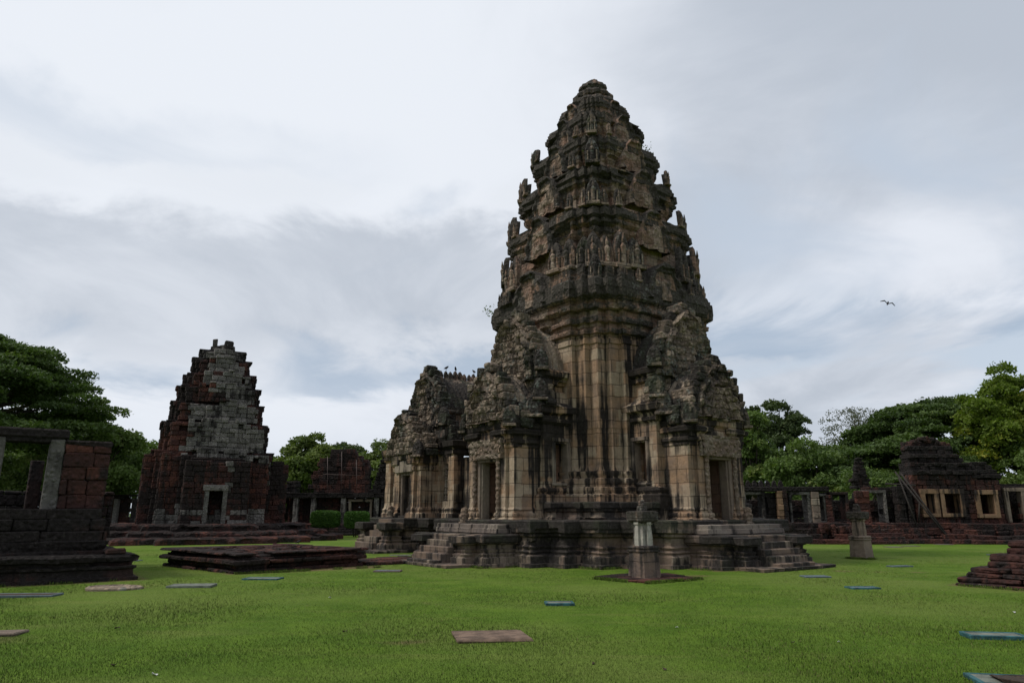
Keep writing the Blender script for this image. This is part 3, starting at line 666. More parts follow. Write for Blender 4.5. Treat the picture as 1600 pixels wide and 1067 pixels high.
# --- arms (frame: x out) -------------------------------------------------
def arm(root, k, seed, zs=1.40, w=1.85, xb=3.3, xw=4.85, xf_=6.15, pw=1.55, ydx=0., single=False, org=(0, 0), zped=7.6, ztop=10.0, zc=5.15):
    Mx = Matrix.Translation((org[0], org[1], 0)) @ Matrix.Rotation(k * math.pi / 2, 4, 'Z')
    def fin(mb, name, mat, par=None): mb.xf(Mx); return part(mb, name, mat, par or root)
    base = [(zs, .16, .1), (zs + .18, .16, .1), (zs + .22, .08, .1), (zs + .3, .11, .4), (zs + .38, .1, .3), (zs + .42, .03, 0), (zs + .52, .05, .3), (zs + .6, 0, 0)]
    # porch jamb piers
    mb = MB(); do = .68
    for s in (-1, 1):
        pl = [(xw - .3, do), (xf_, do), (xf_, do + .5), (xf_ - .14, do + .5), (xf_ - .14, pw), (xw - .3, pw)]
        if s < 0: pl = [(x, -y) for x, y in reversed(pl)]
        loft(mb, pl, base + [(zs + 2.75, 0, 0), (zs + 2.8, .04, .3), (zs + 2.92, .05, .4)], .14, .13, .012, .01, .8, .48, seed=seed + s, cap=False)
        cap = [(zs + 2.9, .03, .4), (zs + 2.96, .1, .5), (zs + 3.06, .1, .5), (zs + 3.1, .04, .3), (zs + 3.2, .06, .3), (zs + 3.28, .2, .5), (zs + 3.42, .22, .6), (zs + 3.5, .1, .4), (zs + 3.5, -.2, .4)]
        loft(mb, pl, cap, .14, .06, .03, .02, seed=seed + 3 + s)
    fin(mb, 'porch_pier', 'body')
    # inner arm walls with window openings on both flanks
    for s in (-1, 1):
        mb = MB(); wy0, wy1 = (w - .5, w)
        def pp(x0, x1, prof, sd, a0=wy0, a1=wy1):
            pl = rect(x0, x1, a0, a1) if s > 0 else rect(x0, x1, -a1, -a0)
            loft(mb, pl, prof, .14, .12, .013, .012, .8, .45, seed=seed + sd)
        wx0, wx1 = xb + .34, xb + 1.04; z0 = zs + .78
        B = [(z0, .22, .3), (z0 + .25, .22, .3), (z0 + .3, .1, .2), (z0 + .42, .16, .5), (z0 + .5, .14, .4), (z0 + .55, .04, .1), (z0 + .68, 0, 0)]
        pp(xb, xw, [(zs, .1)] + B + [(zs + 1.55, 0), (zs + 1.55, -.1)], 50)
        pp(xb, wx0, [(zs + 1.4, 0), (zc, 0)], 51); pp(wx1, xw, [(zs + 1.4, 0), (zc, 0)], 52)
        pp(wx0 - .02, wx1 + .02, [(zs + 3.0, 0), (zc, 0)], 53)
        sw_ = fin(mb, 'side_wall', 'body')
        mb = MB()
        y_ = lambda a, b: (s * a, s * b) if s > 0 else (s * b, s * a)
        for (a, b, c_, d_) in ((wx0 - .1, wx0 + .05, zs + 1.5, zs + 3.05), (wx1 - .05, wx1 + .1, zs + 1.5, zs + 3.05)):
            yy = y_(w - .35, w + .06); cbox(mb, a, b, yy[0], yy[1], c_, d_, .02, .006)
        yy = y_(w - .35, w + .08); cbox(mb, wx0 - .1, wx1 + .1, yy[0], yy[1], zs + 3.05, zs + 3.2, .02, .006); cbox(mb, wx0 - .12, wx1 + .12, yy[0], yy[1], zs + 1.38, zs + 1.5, .03, .01)
        fin(mb, 'window_frame', 'frame', sw_)
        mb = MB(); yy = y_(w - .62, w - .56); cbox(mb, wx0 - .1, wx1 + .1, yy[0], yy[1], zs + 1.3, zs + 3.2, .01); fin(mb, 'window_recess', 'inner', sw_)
    # entablature of the inner arm: two cornices with an attic between
    mb = MB()
    ex = rect(xb - .2, xw + .02, -w, w)
    ent = [(zc - .05, .0, .1), (zc + .05, .12, .2), (zc + .16, .13, .2), (zc + .2, .04, .1), (zc + .32, .08, .1), (zc + .4, .28, .3), (zc + .62, .32, .4), (zc + .68, .2, .3), (zc + .8, .1, .2), (zc + .86, -.18, .0), (zc + 1.5, -.2, .0), (zc + 1.58, -.06, .2), (zc + 1.7, -.05, .2), (zc + 1.75, -.15, .1), (zc + 1.86, .06, .3), (zc + 2.05, .1, .4), (zc + 2.15, -.05, .3), (zc + 2.15, -.5, .2)]
    loft(mb, ex, ent, .14, .08, .03, .025, .7, .34, .03, seed=seed + 60)
    fin(mb, 'arm_cornice', 'body')
    mb = MB(); vault(mb, xb - .6, xw + .1, w - .3, zc + 2.05, ztop - .6, seed=seed); fin(mb, 'arm_roof', 'blocks')
    mb = MB(); pediment(mb, xw + .12, .5, w + .02, zc + 1.15, ztop, .29, .38, .075, crust=.25)
    pediment(mb, xw + .02, .5, w + .25, zc + .7, zc + 2.6, .28, .42, .08, crust=.2, fn=lambda t: 1 - .25 * t); lobe(mb, xw + .17, w * .8, zc + 1.7, ztop - .3, .3, seed=seed + 2, crust=.2, rim=.16, blk=.17, bw=.40, bh=.29, g=.05); fin(mb, 'upper_pediment', 'pediment')
    # porch roof: lintel course, vault, pediment
    mb = MB(); zl = zs + 3.45
    loft(mb, rect(xw - .2, xf_ + .02, -pw, pw), [(zl - .35, -.02, .2), (zl, .0, .2), (zl + .08, .12, .5), (zl + .25, .14, .6), (zl + .32, .02, .3), (zl + .45, .08, .4), (zl + .62, .1, .4), (zl + .62, -.3, .4)], .14, .08, .03, .03, seed=seed + 70)
    fin(mb, 'porch_cornice', 'body')
    mb = MB(); vault(mb, xw - .2, xf_ - .05, pw, zl + .55, zped - .35, seed=seed + 5); fin(mb, 'porch_roof', 'blocks')
    mb = MB(); pediment(mb, xf_ + .16, .5, pw + .10, zl + .25, zped, .29, .38, .08, crust=.12)
    pediment(mb, xf_ - .35, .5, pw + .3, zl + .1, zped - .7, .3, .42, .08, crust=.2)
    lobe(mb, xf_ + .12, pw * .80, zl + .35, zped - .3, .3, seed=seed, crust=.2, rim=.17, blk=.17, bw=.40, bh=.29, g=.05); lobe(mb, xf_ + .26, pw * .62, zl + .35, zped - .95, .3, seed=seed + 1, crust=.1, rim=.12, blk=.17, bw=.40, bh=.29, g=.05)
    for s in (-1, 1):                           # naga-head ends and corner stones
        for (X, Y, Z, ss) in ((xf_ + .12, s * (pw + .05), zl + .15, .75), (xw + .35, s * (pw + .22), zl + .55, .95), (xw + .1, s * (w + .05), zc + 2.1, .8), (xw + .15, s * (w + .05), zc + .9, .85)):
            a = antefix_mb(.7, 1.0, .3, seed + int(Z * 3), False); a.xf(Matrix.Translation((X, Y, Z)) @ Matrix.Rotation(s * .9, 4, 'Z') @ Matrix.Scale(ss, 4))
            mb.add(a.v, a.f, a.c, a.r)
    fin(mb, 'porch_pediment', 'pediment')
    # carved pediment field and lintel
    mb = MB()
    def relief(x, y0, y1, z0, z1, d, fn=None, amp=.06):
        ny, nz_ = int((y1 - y0) / .05), int((z1 - z0) / .05); vs = []; yc = (y0 + y1) / 2
        for i in range(nz_ + 1):
            for j in range(ny + 1):
                t = i / nz_; ff = fn(t) if fn else 1
                y = yc + (y0 + (y1 - y0) * j / ny - yc) * ff; z = z0 + (z1 - z0) * t
                e = amp * abs(noise.noise(Vector((y * 4.5 + seed, z * 4.5, 1)))) * 2 + amp * .4 * noise.noise(Vector((y * 13, z * 13, seed)))
                vs.append((x + d + e, y, z))
        m = ny + 1; fs = [(i * m + j, i * m + j + 1, (i + 1) * m + j + 1, (i + 1) * m + j) for i in range(nz_) for j in range(ny)]
        b = len(vs); vs += [(x - .2, y0, z0), (x - .2, y1, z0), (x - .2, y1, z1), (x - .2, y0, z1)]
        if not fn: fs += [(0, b, b + 1, ny), (ny, b + 1, b + 2, nz_ * m + ny), (nz_ * m + ny, b + 2, b + 3, nz_ * m), (nz_ * m, b + 3, b, 0)]
        mb.add(vs, fs, 0, [hsh(int(p[1] * 2), int(p[2] * 3)) for p in vs])
    relief(xf_ + .05, -1.08, 1.08, zs + 2.4, zs + 3.15, .1, amp=.09)
    fin(mb, 'carved_lintel', 'carved')
    # door frame and passage
    df = MB()
    for s in (-1, 1):
        cbox(df, xf_ - .5, xf_ + .0, *sorted((s * .56, s * .72)), zs + .05, zs + 2.42, .02, .005)
        cbox(df, xf_ - .42, xf_ - .08, *sorted((s * .50, s * .57)), zs + .05, zs + 2.3, .015, .005)
    cbox(df, xf_ - .5, xf_ + .03, -.72, .72, zs + 2.3, zs + 2.45, .02, .005); cbox(df, xf_ - .5, xf_ + .18, -.74, .74, zs - .02, zs + .13, .03, .01)
    fr = fin(df, 'door_frame', 'frame')
    mb = MB()
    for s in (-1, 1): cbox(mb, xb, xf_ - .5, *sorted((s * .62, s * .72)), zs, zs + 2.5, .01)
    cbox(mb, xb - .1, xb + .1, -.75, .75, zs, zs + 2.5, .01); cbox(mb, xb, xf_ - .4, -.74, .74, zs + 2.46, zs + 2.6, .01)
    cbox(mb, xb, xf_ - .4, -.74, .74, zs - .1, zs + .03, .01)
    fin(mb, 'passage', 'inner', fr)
    mb = MB()
    for s in (-1, 1):
        prof = [(.10, zs + .02), (.13, zs + .3), (.085, zs + .42)]
        z = zs + .42
        while z < zs + 2.3: prof += [(.075, z + .03), (.095, z + .1), (.095, z + .14), (.075, z + .2)]; z += .24
        lathe(mb, prof + [(.12, zs + 2.4)], 8, xf_ + .07, s * .80, .006, crust=0)
        fin(mb, 'colonette', 'carved'); mb = MB()
arm(tower, 0, 100); arm(tower, -1, 200)
# plain rear arm so the tower is complete from the side
mb = MB(); loft(mb, rect(-2, 2, 3, 5.5), [(0, 0), (5.2, 0), (5.3, .2), (5.7, .3), (6, -.2), (7.4, -.2), (7.6, 0), (7.6, -.6)], .4, .3, .03, .03, seed=9); part(mb, 'rear_arm', 'body', tower)
# ------------------------------------------------------------------ hall (mandapa) behind the tower
hall = empty('temple_hall', (*w2((CX, CY), -9.5, 0), 0), RZ, 'long low sandstone hall with stepped gables joined to the left of the main tower', 'temple hall')
HX = -9.5
def hp(mb, name, mat): mb.xf(Matrix.Translation((9.5, 0, 0))); return part(mb, name, mat, hall)
mb = MB()
loft(mb, [(-14.4, -4.3), (-12.6, -4.3), (-12.6, -5.0), (-11.4, -5.0), (-11.4, -5.7), (-7.7, -5.7), (-7.7, -5.0), (-6.6, -5.0), (-6.6, -4.3), (-5.0, -4.3), (-5.0, 4.3), (-14.4, 4.3)], PC[:-2] + [(1.55, -.02, .7), (1.55, -1., .4)], .17, .08, .03, .025, 1., .42, .06, seed=81)
hp(mb, 'platform', 'plinth')
mb = MB()
for i in range(6): cbox(mb, -9.5 - .75, -9.5 + .75, -5.6 - (i + 1) * .24, -5.3 - i * .24, -.05, 1.5 - i * .27, .025, .012)
for s in (-1, 1): loft(mb, rect(-9.5 + (s * 1.25) - .45, -9.5 + s * 1.25 + .45, -6.6, -5.6), platprof(1.35), .15, .08, .03, .02, seed=83 + s)
loft(mb, rect(-11.6, -7.4, -7.3, -5.5), [(0, 0), (.1, 0), (.12, -.1)], .2, .1, .02, .02, seed=4)
hp(mb, 'stairs', 'plinth')
mb = MB()
wl = [(1.5, .15, .3), (1.75, .15, .3), (1.8, .06, .2), (1.95, .1, .4), (2.05, .02, 0), (2.2, 0, 0), (4.5, 0, 0), (4.6, .1, .5), (4.75, .1, .5), (4.8, .02, .2), (4.95, .2, .7), (5.2, .24, .8), (5.25, .05, .5), (5.25, -.4, .4)]
def wseg(x0, x1, y0, y1, prof=wl, sd=0): loft(mb, rect(x0, x1, y0, y1), prof, .15, .11, .015, .015, .8, .45, .02, seed=90 + sd)
low = [(1.5, .15, .3), (1.75, .15, .3), (1.8, .06, .2), (1.95, .1, .4), (2.05, .02, 0), (2.2, 0, 0), (2.35, 0), (2.35, -.2)]
# south-west part of the wall: pilaster, window, pilaster
for i, (a, b) in enumerate(((-13.9, -13.3), (-12.65, -12.05), (-11.3, -10.7), (-8.3, -7.7), (-7.05, -6.5))): wseg(a, b, -3.75, -3.2, wl, i)
for (a, b) in ((-13.35, -12.6), (-12.1, -11.25), (-7.75, -7.0)):
    wseg(a, b, -3.65, -3.25, low, 9); wseg(a, b, -3.65, -3.25, [(4.15, 0, .2)] + wl[7:], 10)
wseg(-12.05, -11.3, -3.5, -3.2, wl, 12)
loft(mb, rect(-14, -5.2, -3.2, 3.2), [(1.5, 0), (4.4, 0), (4.5, -.6), (4.5, -1)], .4, .4, .02, .02, seed=95)
hp(mb, 'hall_wall', 'body')
mb = MB()
for (a, b) in ((-13.35, -12.6), (-7.75, -7.0)):
    for j in range(3):
        cx_ = a + (b - a) * (j + .5) / 3; prof = [(.06, 2.3)]; z = 2.35
        while z < 4.1: prof += [(.05, z), (.10, z + .08), (.06, z + .14), (.085, z + .2), (.05, z + .26)]; z += .3
        lathe(mb, prof + [(.08, 4.2)], 8, cx_, -3.5, .004, crust=0)
hp(mb, 'window_balusters', 'frame')
# low roof over the hall, main cross gable, front porch gable
mb = MB(); vault(mb, -13.9, -5.0, 2.7, 5.2, 7.4, seed=5, crust=.6); hp(mb, 'hall_roof', 'super')
mb = MB()
def to_left(m, st=0): m.xf(Matrix.Translation((-9.5, 0, 0)) @ Matrix.Rotation(-math.pi / 2, 4, 'Z'), st)
vault(mb, -3.0, 3.5, 1.9, 6.2, 8.85, seed=6, crust=.5); to_left(mb); hp(mb, 'cross_roof', 'blocks')
mb = MB()
loft(mb, rect(-11.6, -7.4, -3.7, 3), [(5.2, 0, .5), (5.5, .2, .7), (5.8, .2, .7), (5.9, -.2, .2), (6.6, -.2, .2), (6.7, -.05, .6), (6.95, 0, .7), (7.0, -.4, .5)], .16, .1, .03, .03, .7, .34, .05, seed=97); hp(mb, 'upper_cornice', 'super')
mb = MB(); pediment(mb, 3.78, .5, 2.05, 5.35, 9.35, .3, .4, .08, crust=.35); pediment(mb, 3.6, .5, 2.7, 5.0, 7.4, .3, .45, .09, crust=.4)
lobe(mb, 3.82, 1.7, 6.0, 9.0, .3, seed=7, crust=.3, rim=.16, blk=.17, bw=.40, bh=.29, g=.05); to_left(mb); hp(mb, 'main_pediment', 'pediment')
mb = MB()
for s in (-1, 1):
    pl = [(3.5, .56), (4.85, .56), (4.85, 1.05), (4.7, 1.05), (4.7, 1.45), (3.5, 1.45)]
    if s < 0: pl = [(x, -y) for x, y in reversed(pl)]
    loft(mb, pl, [(z, d, c) for z, d, c in ((1.55, .16, .1), (1.75, .14, .1), (1.82, .06, 0), (1.95, .08, .3), (2.1, 0, 0), (3.8, 0, 0), (3.85, .06, .3), (4.0, .08, .4), (4.05, .02, .2), (4.2, .16, .5), (4.4, .16, .5), (4.4, -.2, .4))], .14, .1, .014, .012, .8, .45, seed=110 + s)
loft(mb, rect(3.5, 4.87, -1.45, 1.45), [(4.15, 0, .2), (4.35, 0, .3), (4.42, .12, .5), (4.6, .14, .5), (4.6, -.3, .5)], .14, .08, .03, .03, seed=112)
to_left(mb); hp(mb, 'porch_pier', 'body')
mb = MB(); lobe(mb, 5.05, 1.3, 4.65, 6.7, .3, seed=9, crust=.15, rim=.15, blk=.17, bw=.40, bh=.29, g=.05); pediment(mb, 5.0, .5, 1.6, 4.5, 6.9, .28, .36, .08, crust=.15); pediment(mb, 4.5, .5, 1.95, 4.55, 6.4, .28, .4, .08, crust=.3); vault(mb, 3.5, 4.8, 1.4, 4.5, 6.6, seed=8)
for (X, Y, Z, ss, rz) in ((3.8, 1.95, 6.1, .9, .4), (3.8, -2.3, 6.0, 1.1, -.3), (3.9, -2.9, 5.2, .8, -.6), (5.0, -1.6, 4.5, .8, -.5), (5.0, 1.6, 4.5, .8, .5), (3.4, -4.3, 5.2, .9, -.3)):
    a = antefix_mb(.7, 1.0, .3, int(Z * 7), False); a.xf(Matrix.Translation((X, Y, Z)) @ Matrix.Rotation(rz, 4, 'Z') @ Matrix.Scale(ss, 4)); mb.add(a.v, a.f, a.c, a.r)
to_left(mb); hp(mb, 'porch_pediment', 'pediment')
mb = MB()
for s in (-1, 1): cbox(mb, 4.3, 4.75, *sorted((s * .4, s * .58)), 1.6, 3.75, .02, .005)
cbox(mb, 4.3, 4.78, -.58, .58, 3.62, 3.8, .02, .005); cbox(mb, 4.3, 4.95, -.9, .9, 3.75, 4.35, .04, .01); cbox(mb, 4.3, 4.95, -.6, .6, 1.5, 1.66, .03)
to_left(mb); hp(mb, 'door_frame', 'frame')
mb = MB()
for s in (-1, 1): cbox(mb, 3.3, 4.35, *sorted((s * .5, s * .62)), 1.55, 3.8, .01)
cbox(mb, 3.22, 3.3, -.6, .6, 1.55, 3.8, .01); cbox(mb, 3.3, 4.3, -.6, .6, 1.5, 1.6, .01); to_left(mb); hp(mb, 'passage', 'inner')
# ridge crest of small leaf finials
a = antefix_mb(.26, .42, .12, 3, False); src = None
for i in range(11):
    if src is None: o = src = a.build('ridge_finial', M['super'], hall)
    else: o = link(src.copy()); o.parent = hall
    o.location = (0, -3.15 + i * .30, 8.85 + rng.uniform(-.02, .02)); o.rotation_euler = (0, rng.uniform(-.06, .06), rng.uniform(-.2, .2)); sc = rng.uniform(.85, 1.1); o.scale = (sc, sc, sc)
def bird_mb(fly=False):
    mb = MB(); s = 1
    tube(mb, [(-.16, 0, .09), (-.11, 0, .10), (-.04, 0, .13), (.04, 0, .17), (.09, 0, .21), (.12, 0, .235), (.145, 0, .235), (.18, 0, .228)], [.012, .022, .05, .055, .036, .033, .014, .003], 8)
    if not fly:
        for q in (-1, 1): tube(mb, [(.0, q * .02, .13), (.005, q * .02, .0)], .006, 5)
    else:
        for q in (-1, 1):
            vs = [(.07, q * .03, .17), (-.06, q * .03, .15), (.09, q * .22, .28), (-.07, q * .20, .25), (.0, q * .42, .16), (-.06, q * .40, .15)]
            vs += [(x, y, z - .008) for x, y, z in vs]
            f = [(0, 2, 3, 1), (2, 4, 5, 3), (6, 7, 9, 8), (8, 9, 11, 10), (0, 6, 8, 2), (2, 8, 10, 4), (1, 3, 9, 7), (3, 5, 11, 9), (4, 10, 11, 5)]
            mb.add(vs, f)
    return mb
bsrc = None
for i, (ly, lab) in enumerate(((-2.55, 'small dark bird perched near the left end of the hall ridge'), (-1.95, 'small dark bird perched second from the left on the hall ridge'), (-.75, 'small dark bird perched on the right half of the hall ridge'), (-.05, 'small dark bird on the hall ridge nearest the tower'))):
    if bsrc is None: o = bsrc = bird_mb().build('bird', M['bird'])
    else: o = link(bsrc.copy())
    x, y = w2((CX, CY), -9.5, ly); o.location = (x, y, 9.27); o.rotation_euler = (0, 0, rng.uniform(0, 6)); o.scale = (1.1, 1.1, 1.1)
    props(o, lab, 'bird', 'birds perched on the hall ridge')
# ------------------------------------------------------------------ laterite tower on the left
S0 = (-21.05, 50.0)
st = empty('laterite_tower', (*S0, 0), RZ - R_(8), 'smaller stepped ruined tower of red laterite and grey stone on the left', 'ruined tower')
mb = MB()
TP = lambda z0, z1, d: [(z0, d), (z1 - .1, d - .05), (z1, d - .12), (z1, -.6)]
loft(mb, quad_plan([(8.6, 3.2), (7.6, 3.2), (7.6, 5.4), (5.4, 5.4), (5.4, 7.6), (3.2, 7.6), (3.2, 8.6)]), [(0, .1), (.3, .08), (.36, -.1), (.42, -1)], .3, .12, .09, .06, .8, .3, .12, seed=61)
loft(mb, quad_plan([(7.6, 2.8), (6.6, 2.8), (6.6, 4.6), (4.6, 4.6), (4.6, 6.6), (2.8, 6.6), (2.8, 7.6)]), [(.3, .1), (.62, .08), (.7, -.1), (.74, -1)], .3, .12, .1, .07, .8, .3, .14, seed=62)
loft(mb, quad_plan([(6.8, 2.4), (5.6, 2.4), (5.6, 3.9), (3.9, 3.9), (3.9, 5.6), (2.4, 5.6), (2.4, 6.6)]), [(.6, .1), (1.0, .06), (1.08, -.1), (1.1, -1)], .3, .12, .1, .07, .8, .3, .14, seed=63)
part(mb, 'stepped_base', 'laterite', st)
gm, lm_ = MB(), MB()
def isgrey(face, s, z):
    n = noise.noise(Vector((s * .5, z * .35, face * 3.))) * .9
    n += (hsh(int(s * 2.3 + 40), int(z * 3.1), face) - .5) * .9
    if face == 0:
        if z > 9.7: return s > -.85 + n
        if z > 8.8: return s > .4 + n
        if z > 5.3: return s > -1.9 + n
        if z > 5.0: return -1.4 + n < s
        return z < 1.9 + n * .6 and hsh(int(s * 2), int(z * 3)) < .7
    if face == 1: return z < 1.9 + n * .5 and hsh(int(s * 2), 3) < .55 or z > 12.2
    return z > 12.3 or n > .45
def side_blocks(a, hw, z0, z1, face, rag=.0, bw=.5, bh=.33, th=.45):
    """face 0:+x 1:-y 2:+y ; plane at distance a, half width hw"""
    z = z0
    while z < z1 - .06:
        h = min(bh * rng.uniform(.9, 1.12), z1 - z + .02); s = -hw + rng.uniform(-.04, .04)
        while s < hw - .05:
            w = bw * rng.uniform(.7, 1.4); e = min(s + w, hw + rng.uniform(-.05, .05))
            if hw - e < .15: e = hw
            if not (z + h > z1 - .25 and rng.random() < rag):
                p = rng.uniform(-.06, .06) + (.06 if z + h > z1 - .2 else 0)
                m = gm if isgrey(face, (s + e) / 2, z) else lm_
                if face == 0: cbox(m, a - th, a + p, s + .004, e - .004, z + .003, z + h - .003, .035, .015)
                elif face == 1: cbox(m, s + .004, e - .004, -a - p, -a + th, z + .003, z + h - .003, .035, .015)
                elif face == 2: cbox(m, s + .004, e - .004, a - th, a + p, z + .003, z + h - .003, .035, .015)
            s = e
        z += h
def tier(z0, z1, a, proj=.28, rag=.3):
    for f in (0, 1, 2):
        side_blocks(a, a * .98, z0, z1 - .35, f, rag); side_blocks(a + proj, a * .66, z0, z1 - .1, f, rag, th=.5 + proj); side_blocks(a + proj * 1.8, a * .38, z0, z1, f, rag, th=.5 + proj * 2)
    loft(lm_, rect(-a + .3, a - .3, -a + .3, a - .3), [(z0 - .3, 0), (z1 - .2, 0), (z1 - .15, -.8)], .6, .5, .03, .02, seed=int(z0 * 7))
for (z0, z1, a) in ((1.0, 5.9, 3.35), (5.7, 7.9, 2.95), (7.8, 9.25, 2.5), (9.1, 10.45, 2.22), (10.3, 11.45, 1.88), (11.3, 12.5, 1.46), (12.4, 13.2, 1.05)): tier(z0, z1, a)
for i in range(14):
    a = rng.uniform(0, 6.28); r = rng.uniform(0, .75); x, y = r * math.cos(a), r * math.sin(a)
    cbox(gm, x - .25, x + .25, y - .25, y + .25, 13.05, 13.3 + rng.random() * .3, .06, .05, rot=rng.random())
cbox(gm, .2, .5, -.75, -.45, 13.1, 13.95, .05, .04); cbox(gm, .2, .8, .0, .6, 13.2, 13.85, .08, .05)
# arms
def arm_blocks(face, x0, x1, hw, z1, door=False, rag=.5):
    st0 = len(gm.v), len(lm_.v)
    if door:
        for s in (-1, 1):
            for k in range(1):
                c = s * (hw + .42) / 2; w = (hw - .42) / 2
                z = 1.0
                while z < z1 - .05:
                    h = .33 * rng.uniform(.9, 1.1); e0, e1 = sorted((s * .42, s * hw)); q = e0
                    while q < e1 - .05:
                        e = min(q + .5 * rng.uniform(.7, 1.4), e1)
                        m = gm if (z < 1.7 or abs(q) < .5 and z > 3) and rng.random() < .5 else lm_
                        cbox(m, x1 - .5, x1 + rng.uniform(-.06, .06), q + .004, e - .004, z, z + h - .005, .035, .015); q = e
                    z += h
        courses(lm_, x1 - .5, x1 + .02, -.55, .55, 3.35, z1, ax='y', jit=.015)
        for s in (-1, 1): courses(lm_, x0, x1 - .1, *sorted((s * (hw - .4), s * hw)), 1.0, z1 + .1, top=lambda m: z1 + .5 * noise.noise(Vector((m, s, 3))), ax='x')
        courses(lm_, x0, x1 - .4, -hw + .3, hw - .3, z1 - .5, z1 + .3, bw=.9, ax='x', crust=.3)
    else:
        for s in (-1, 1): courses(lm_, x0, x1 - .1, *sorted((s * (hw - .4), s * hw)), 1.0, z1, top=lambda m: z1 - .3 + .5 * noise.noise(Vector((m, s, 7))), ax='x')
        courses(lm_, x1 - .5, x1, -hw, hw, 1.0, z1, top=lambda m: z1 - .2 + .6 * noise.noise(Vector((m * 1.3, face, 1))), ax='y')
        courses(lm_, x0, x1 - .4, -hw + .3, hw - .3, z1 - .9, z1 - .3, bw=.9, ax='x')
    Mx = Matrix.Rotation(face * math.pi / 2, 4, 'Z'); gm.xf(Mx, st0[0]); lm_.xf(Mx, st0[1])
def flush(nm):
    global gm, lm_
    part(lm_, nm, 'laterite', st)
    if gm.v: part(gm, 'grey_stone_facing', 'grey', st)
    gm, lm_ = MB(), MB()
flush('laterite_tiers')
arm_blocks(0, 3.2, 4.9, 1.95, 4.9, True); flush('entrance_porch'); arm_blocks(-1, 3.0, 4.3, 1.75, 5.5); flush('side_wing'); arm_blocks(1, 3.0, 4.9, 1.8, 5.3); flush('side_wing')
mb = MB()
for s in (-1, 1): cbox(mb, 4.5, 5.0, *sorted((s * .42, s * .68)), 1.05, 3.2, .03, .01)
cbox(mb, 4.5, 5.05, -.8, .8, 3.15, 3.5, .04, .02); cbox(mb, 4.5, 5.02, -.8, .8, .95, 1.12, .03, .01); part(mb, 'door_frame', 'grey', st)
mb = MB(); cbox(mb, 2.2, 2.3, -1, 1, .9, 4.6, .01); part(mb, 'inner_wall', 'laterite_dark', st)
# ------------------------------------------------------------------ foreground ruin, left edge
O1 = (-10.35, 20.4)
lr = empty('ruined_gate', (*O1, 0), RZ, 'dark laterite ruin with leaning stone doorframe on stepped base at left edge', 'ruin')
mb = MB()
LP_ = [(0, .06, .1), (.1, .06, .1), (.12, -.05, 0), (.3, -.08, 0), (.34, -.0, .3), (.40, 0, .3), (.42, -.12, 0), (.5, -.1, .2), (.54, .02, .5), (.66, .04, .7), (.72, -.03, .5), (.72, -1.2, .3)]
def stretch(pr, z0, k): return [(z0 + a[0] * k, *a[1:]) for a in pr]
loft(mb, [(-7.5, -13), (0, -13), (0, -3.8), (0, 0), (-7.5, 0)], stretch(LP_, 0, .95), .16, .07, .035, .025, 1., .4, .08, seed=71)
loft(mb, [(-7.5, -13), (-.75, -13), (-.75, -.75), (-7.5, -.75)], [(.6, 0), (.74, 0), (.78, -.06, .1), (.9, -.02, .4), (1.02, 0, .6), (1.06, -.3, .3), (1.1, -1)], .16, .07, .035, .025, 1., .4, .08, seed=72)
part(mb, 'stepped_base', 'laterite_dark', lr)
mb = MB()
for i, (zz, d) in enumerate(((1.0, .85), (1.3, .92), (1.6, 1.0))): courses(mb, -6, -d, -12.5, -d + .1, zz, zz + .31, bw=1.1, bh=.31, ax='y', proud=.05, crust=.2)
cbox(mb, -.75, -.2, -.8, -.3, .68, .83, .04, .02)
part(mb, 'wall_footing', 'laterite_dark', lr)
mb = MB()
courses(mb, -2.0, -1.45, -2.02, -.85, 1.9, 3.7, bw=.7, bh=.42, ax='y', proud=.035, crust=-.2, ch=.03)
courses(mb, -6.5, -2.0, -1.3, -.85, 1.9, 3.65, bw=.8, bh=.42, ax='x')
cbox(mb, -2.05, -1.42, -2.05, -.82, 3.66, 3.84, .05, .03, .8)
part(mb, 'laterite_wall', 'laterite', lr)
mb = MB(); cbox(mb, -2.0, -1.5, -2.40, -2.02, 1.85, 3.85, .03, .008); part(mb, 'jamb', 'grey', lr)
mb = MB(); cbox(mb, -2.0, -1.5, -3.78, -3.44, 1.85, 3.85, .03, .008); part(mb, 'jamb', 'grey', lr)
mb = MB(); cbox(mb, -2.05, -1.45, -4.4, -1.95, 3.86, 4.12, .05, .02, .6); cbox(mb, -2.0, -1.5, -3.46, -2.38, 3.74, 3.86, .02, .01, .3); part(mb, 'lintel', 'laterite_dark', lr)
mb = MB(); cbox(mb, -2.0, -1.5, -4.6, -3.86, 1.85, 3.85, .03, .01); part(mb, 'carved_panel', 'grey', lr)
mb = MB()
for k in range(5): cbox(mb, -4.6, -4.2, -6 + k * 1.1, -5.65 + k * 1.1, 1.8, 3.4, .03, .01)
part(mb, 'rear_pillars', 'laterite_dark', lr); mb = MB(); courses(mb, -7, -6.6, -9, 0, 1.0, 2.5, ax='y'); part(mb, 'rear_wall', 'laterite_dark', lr)
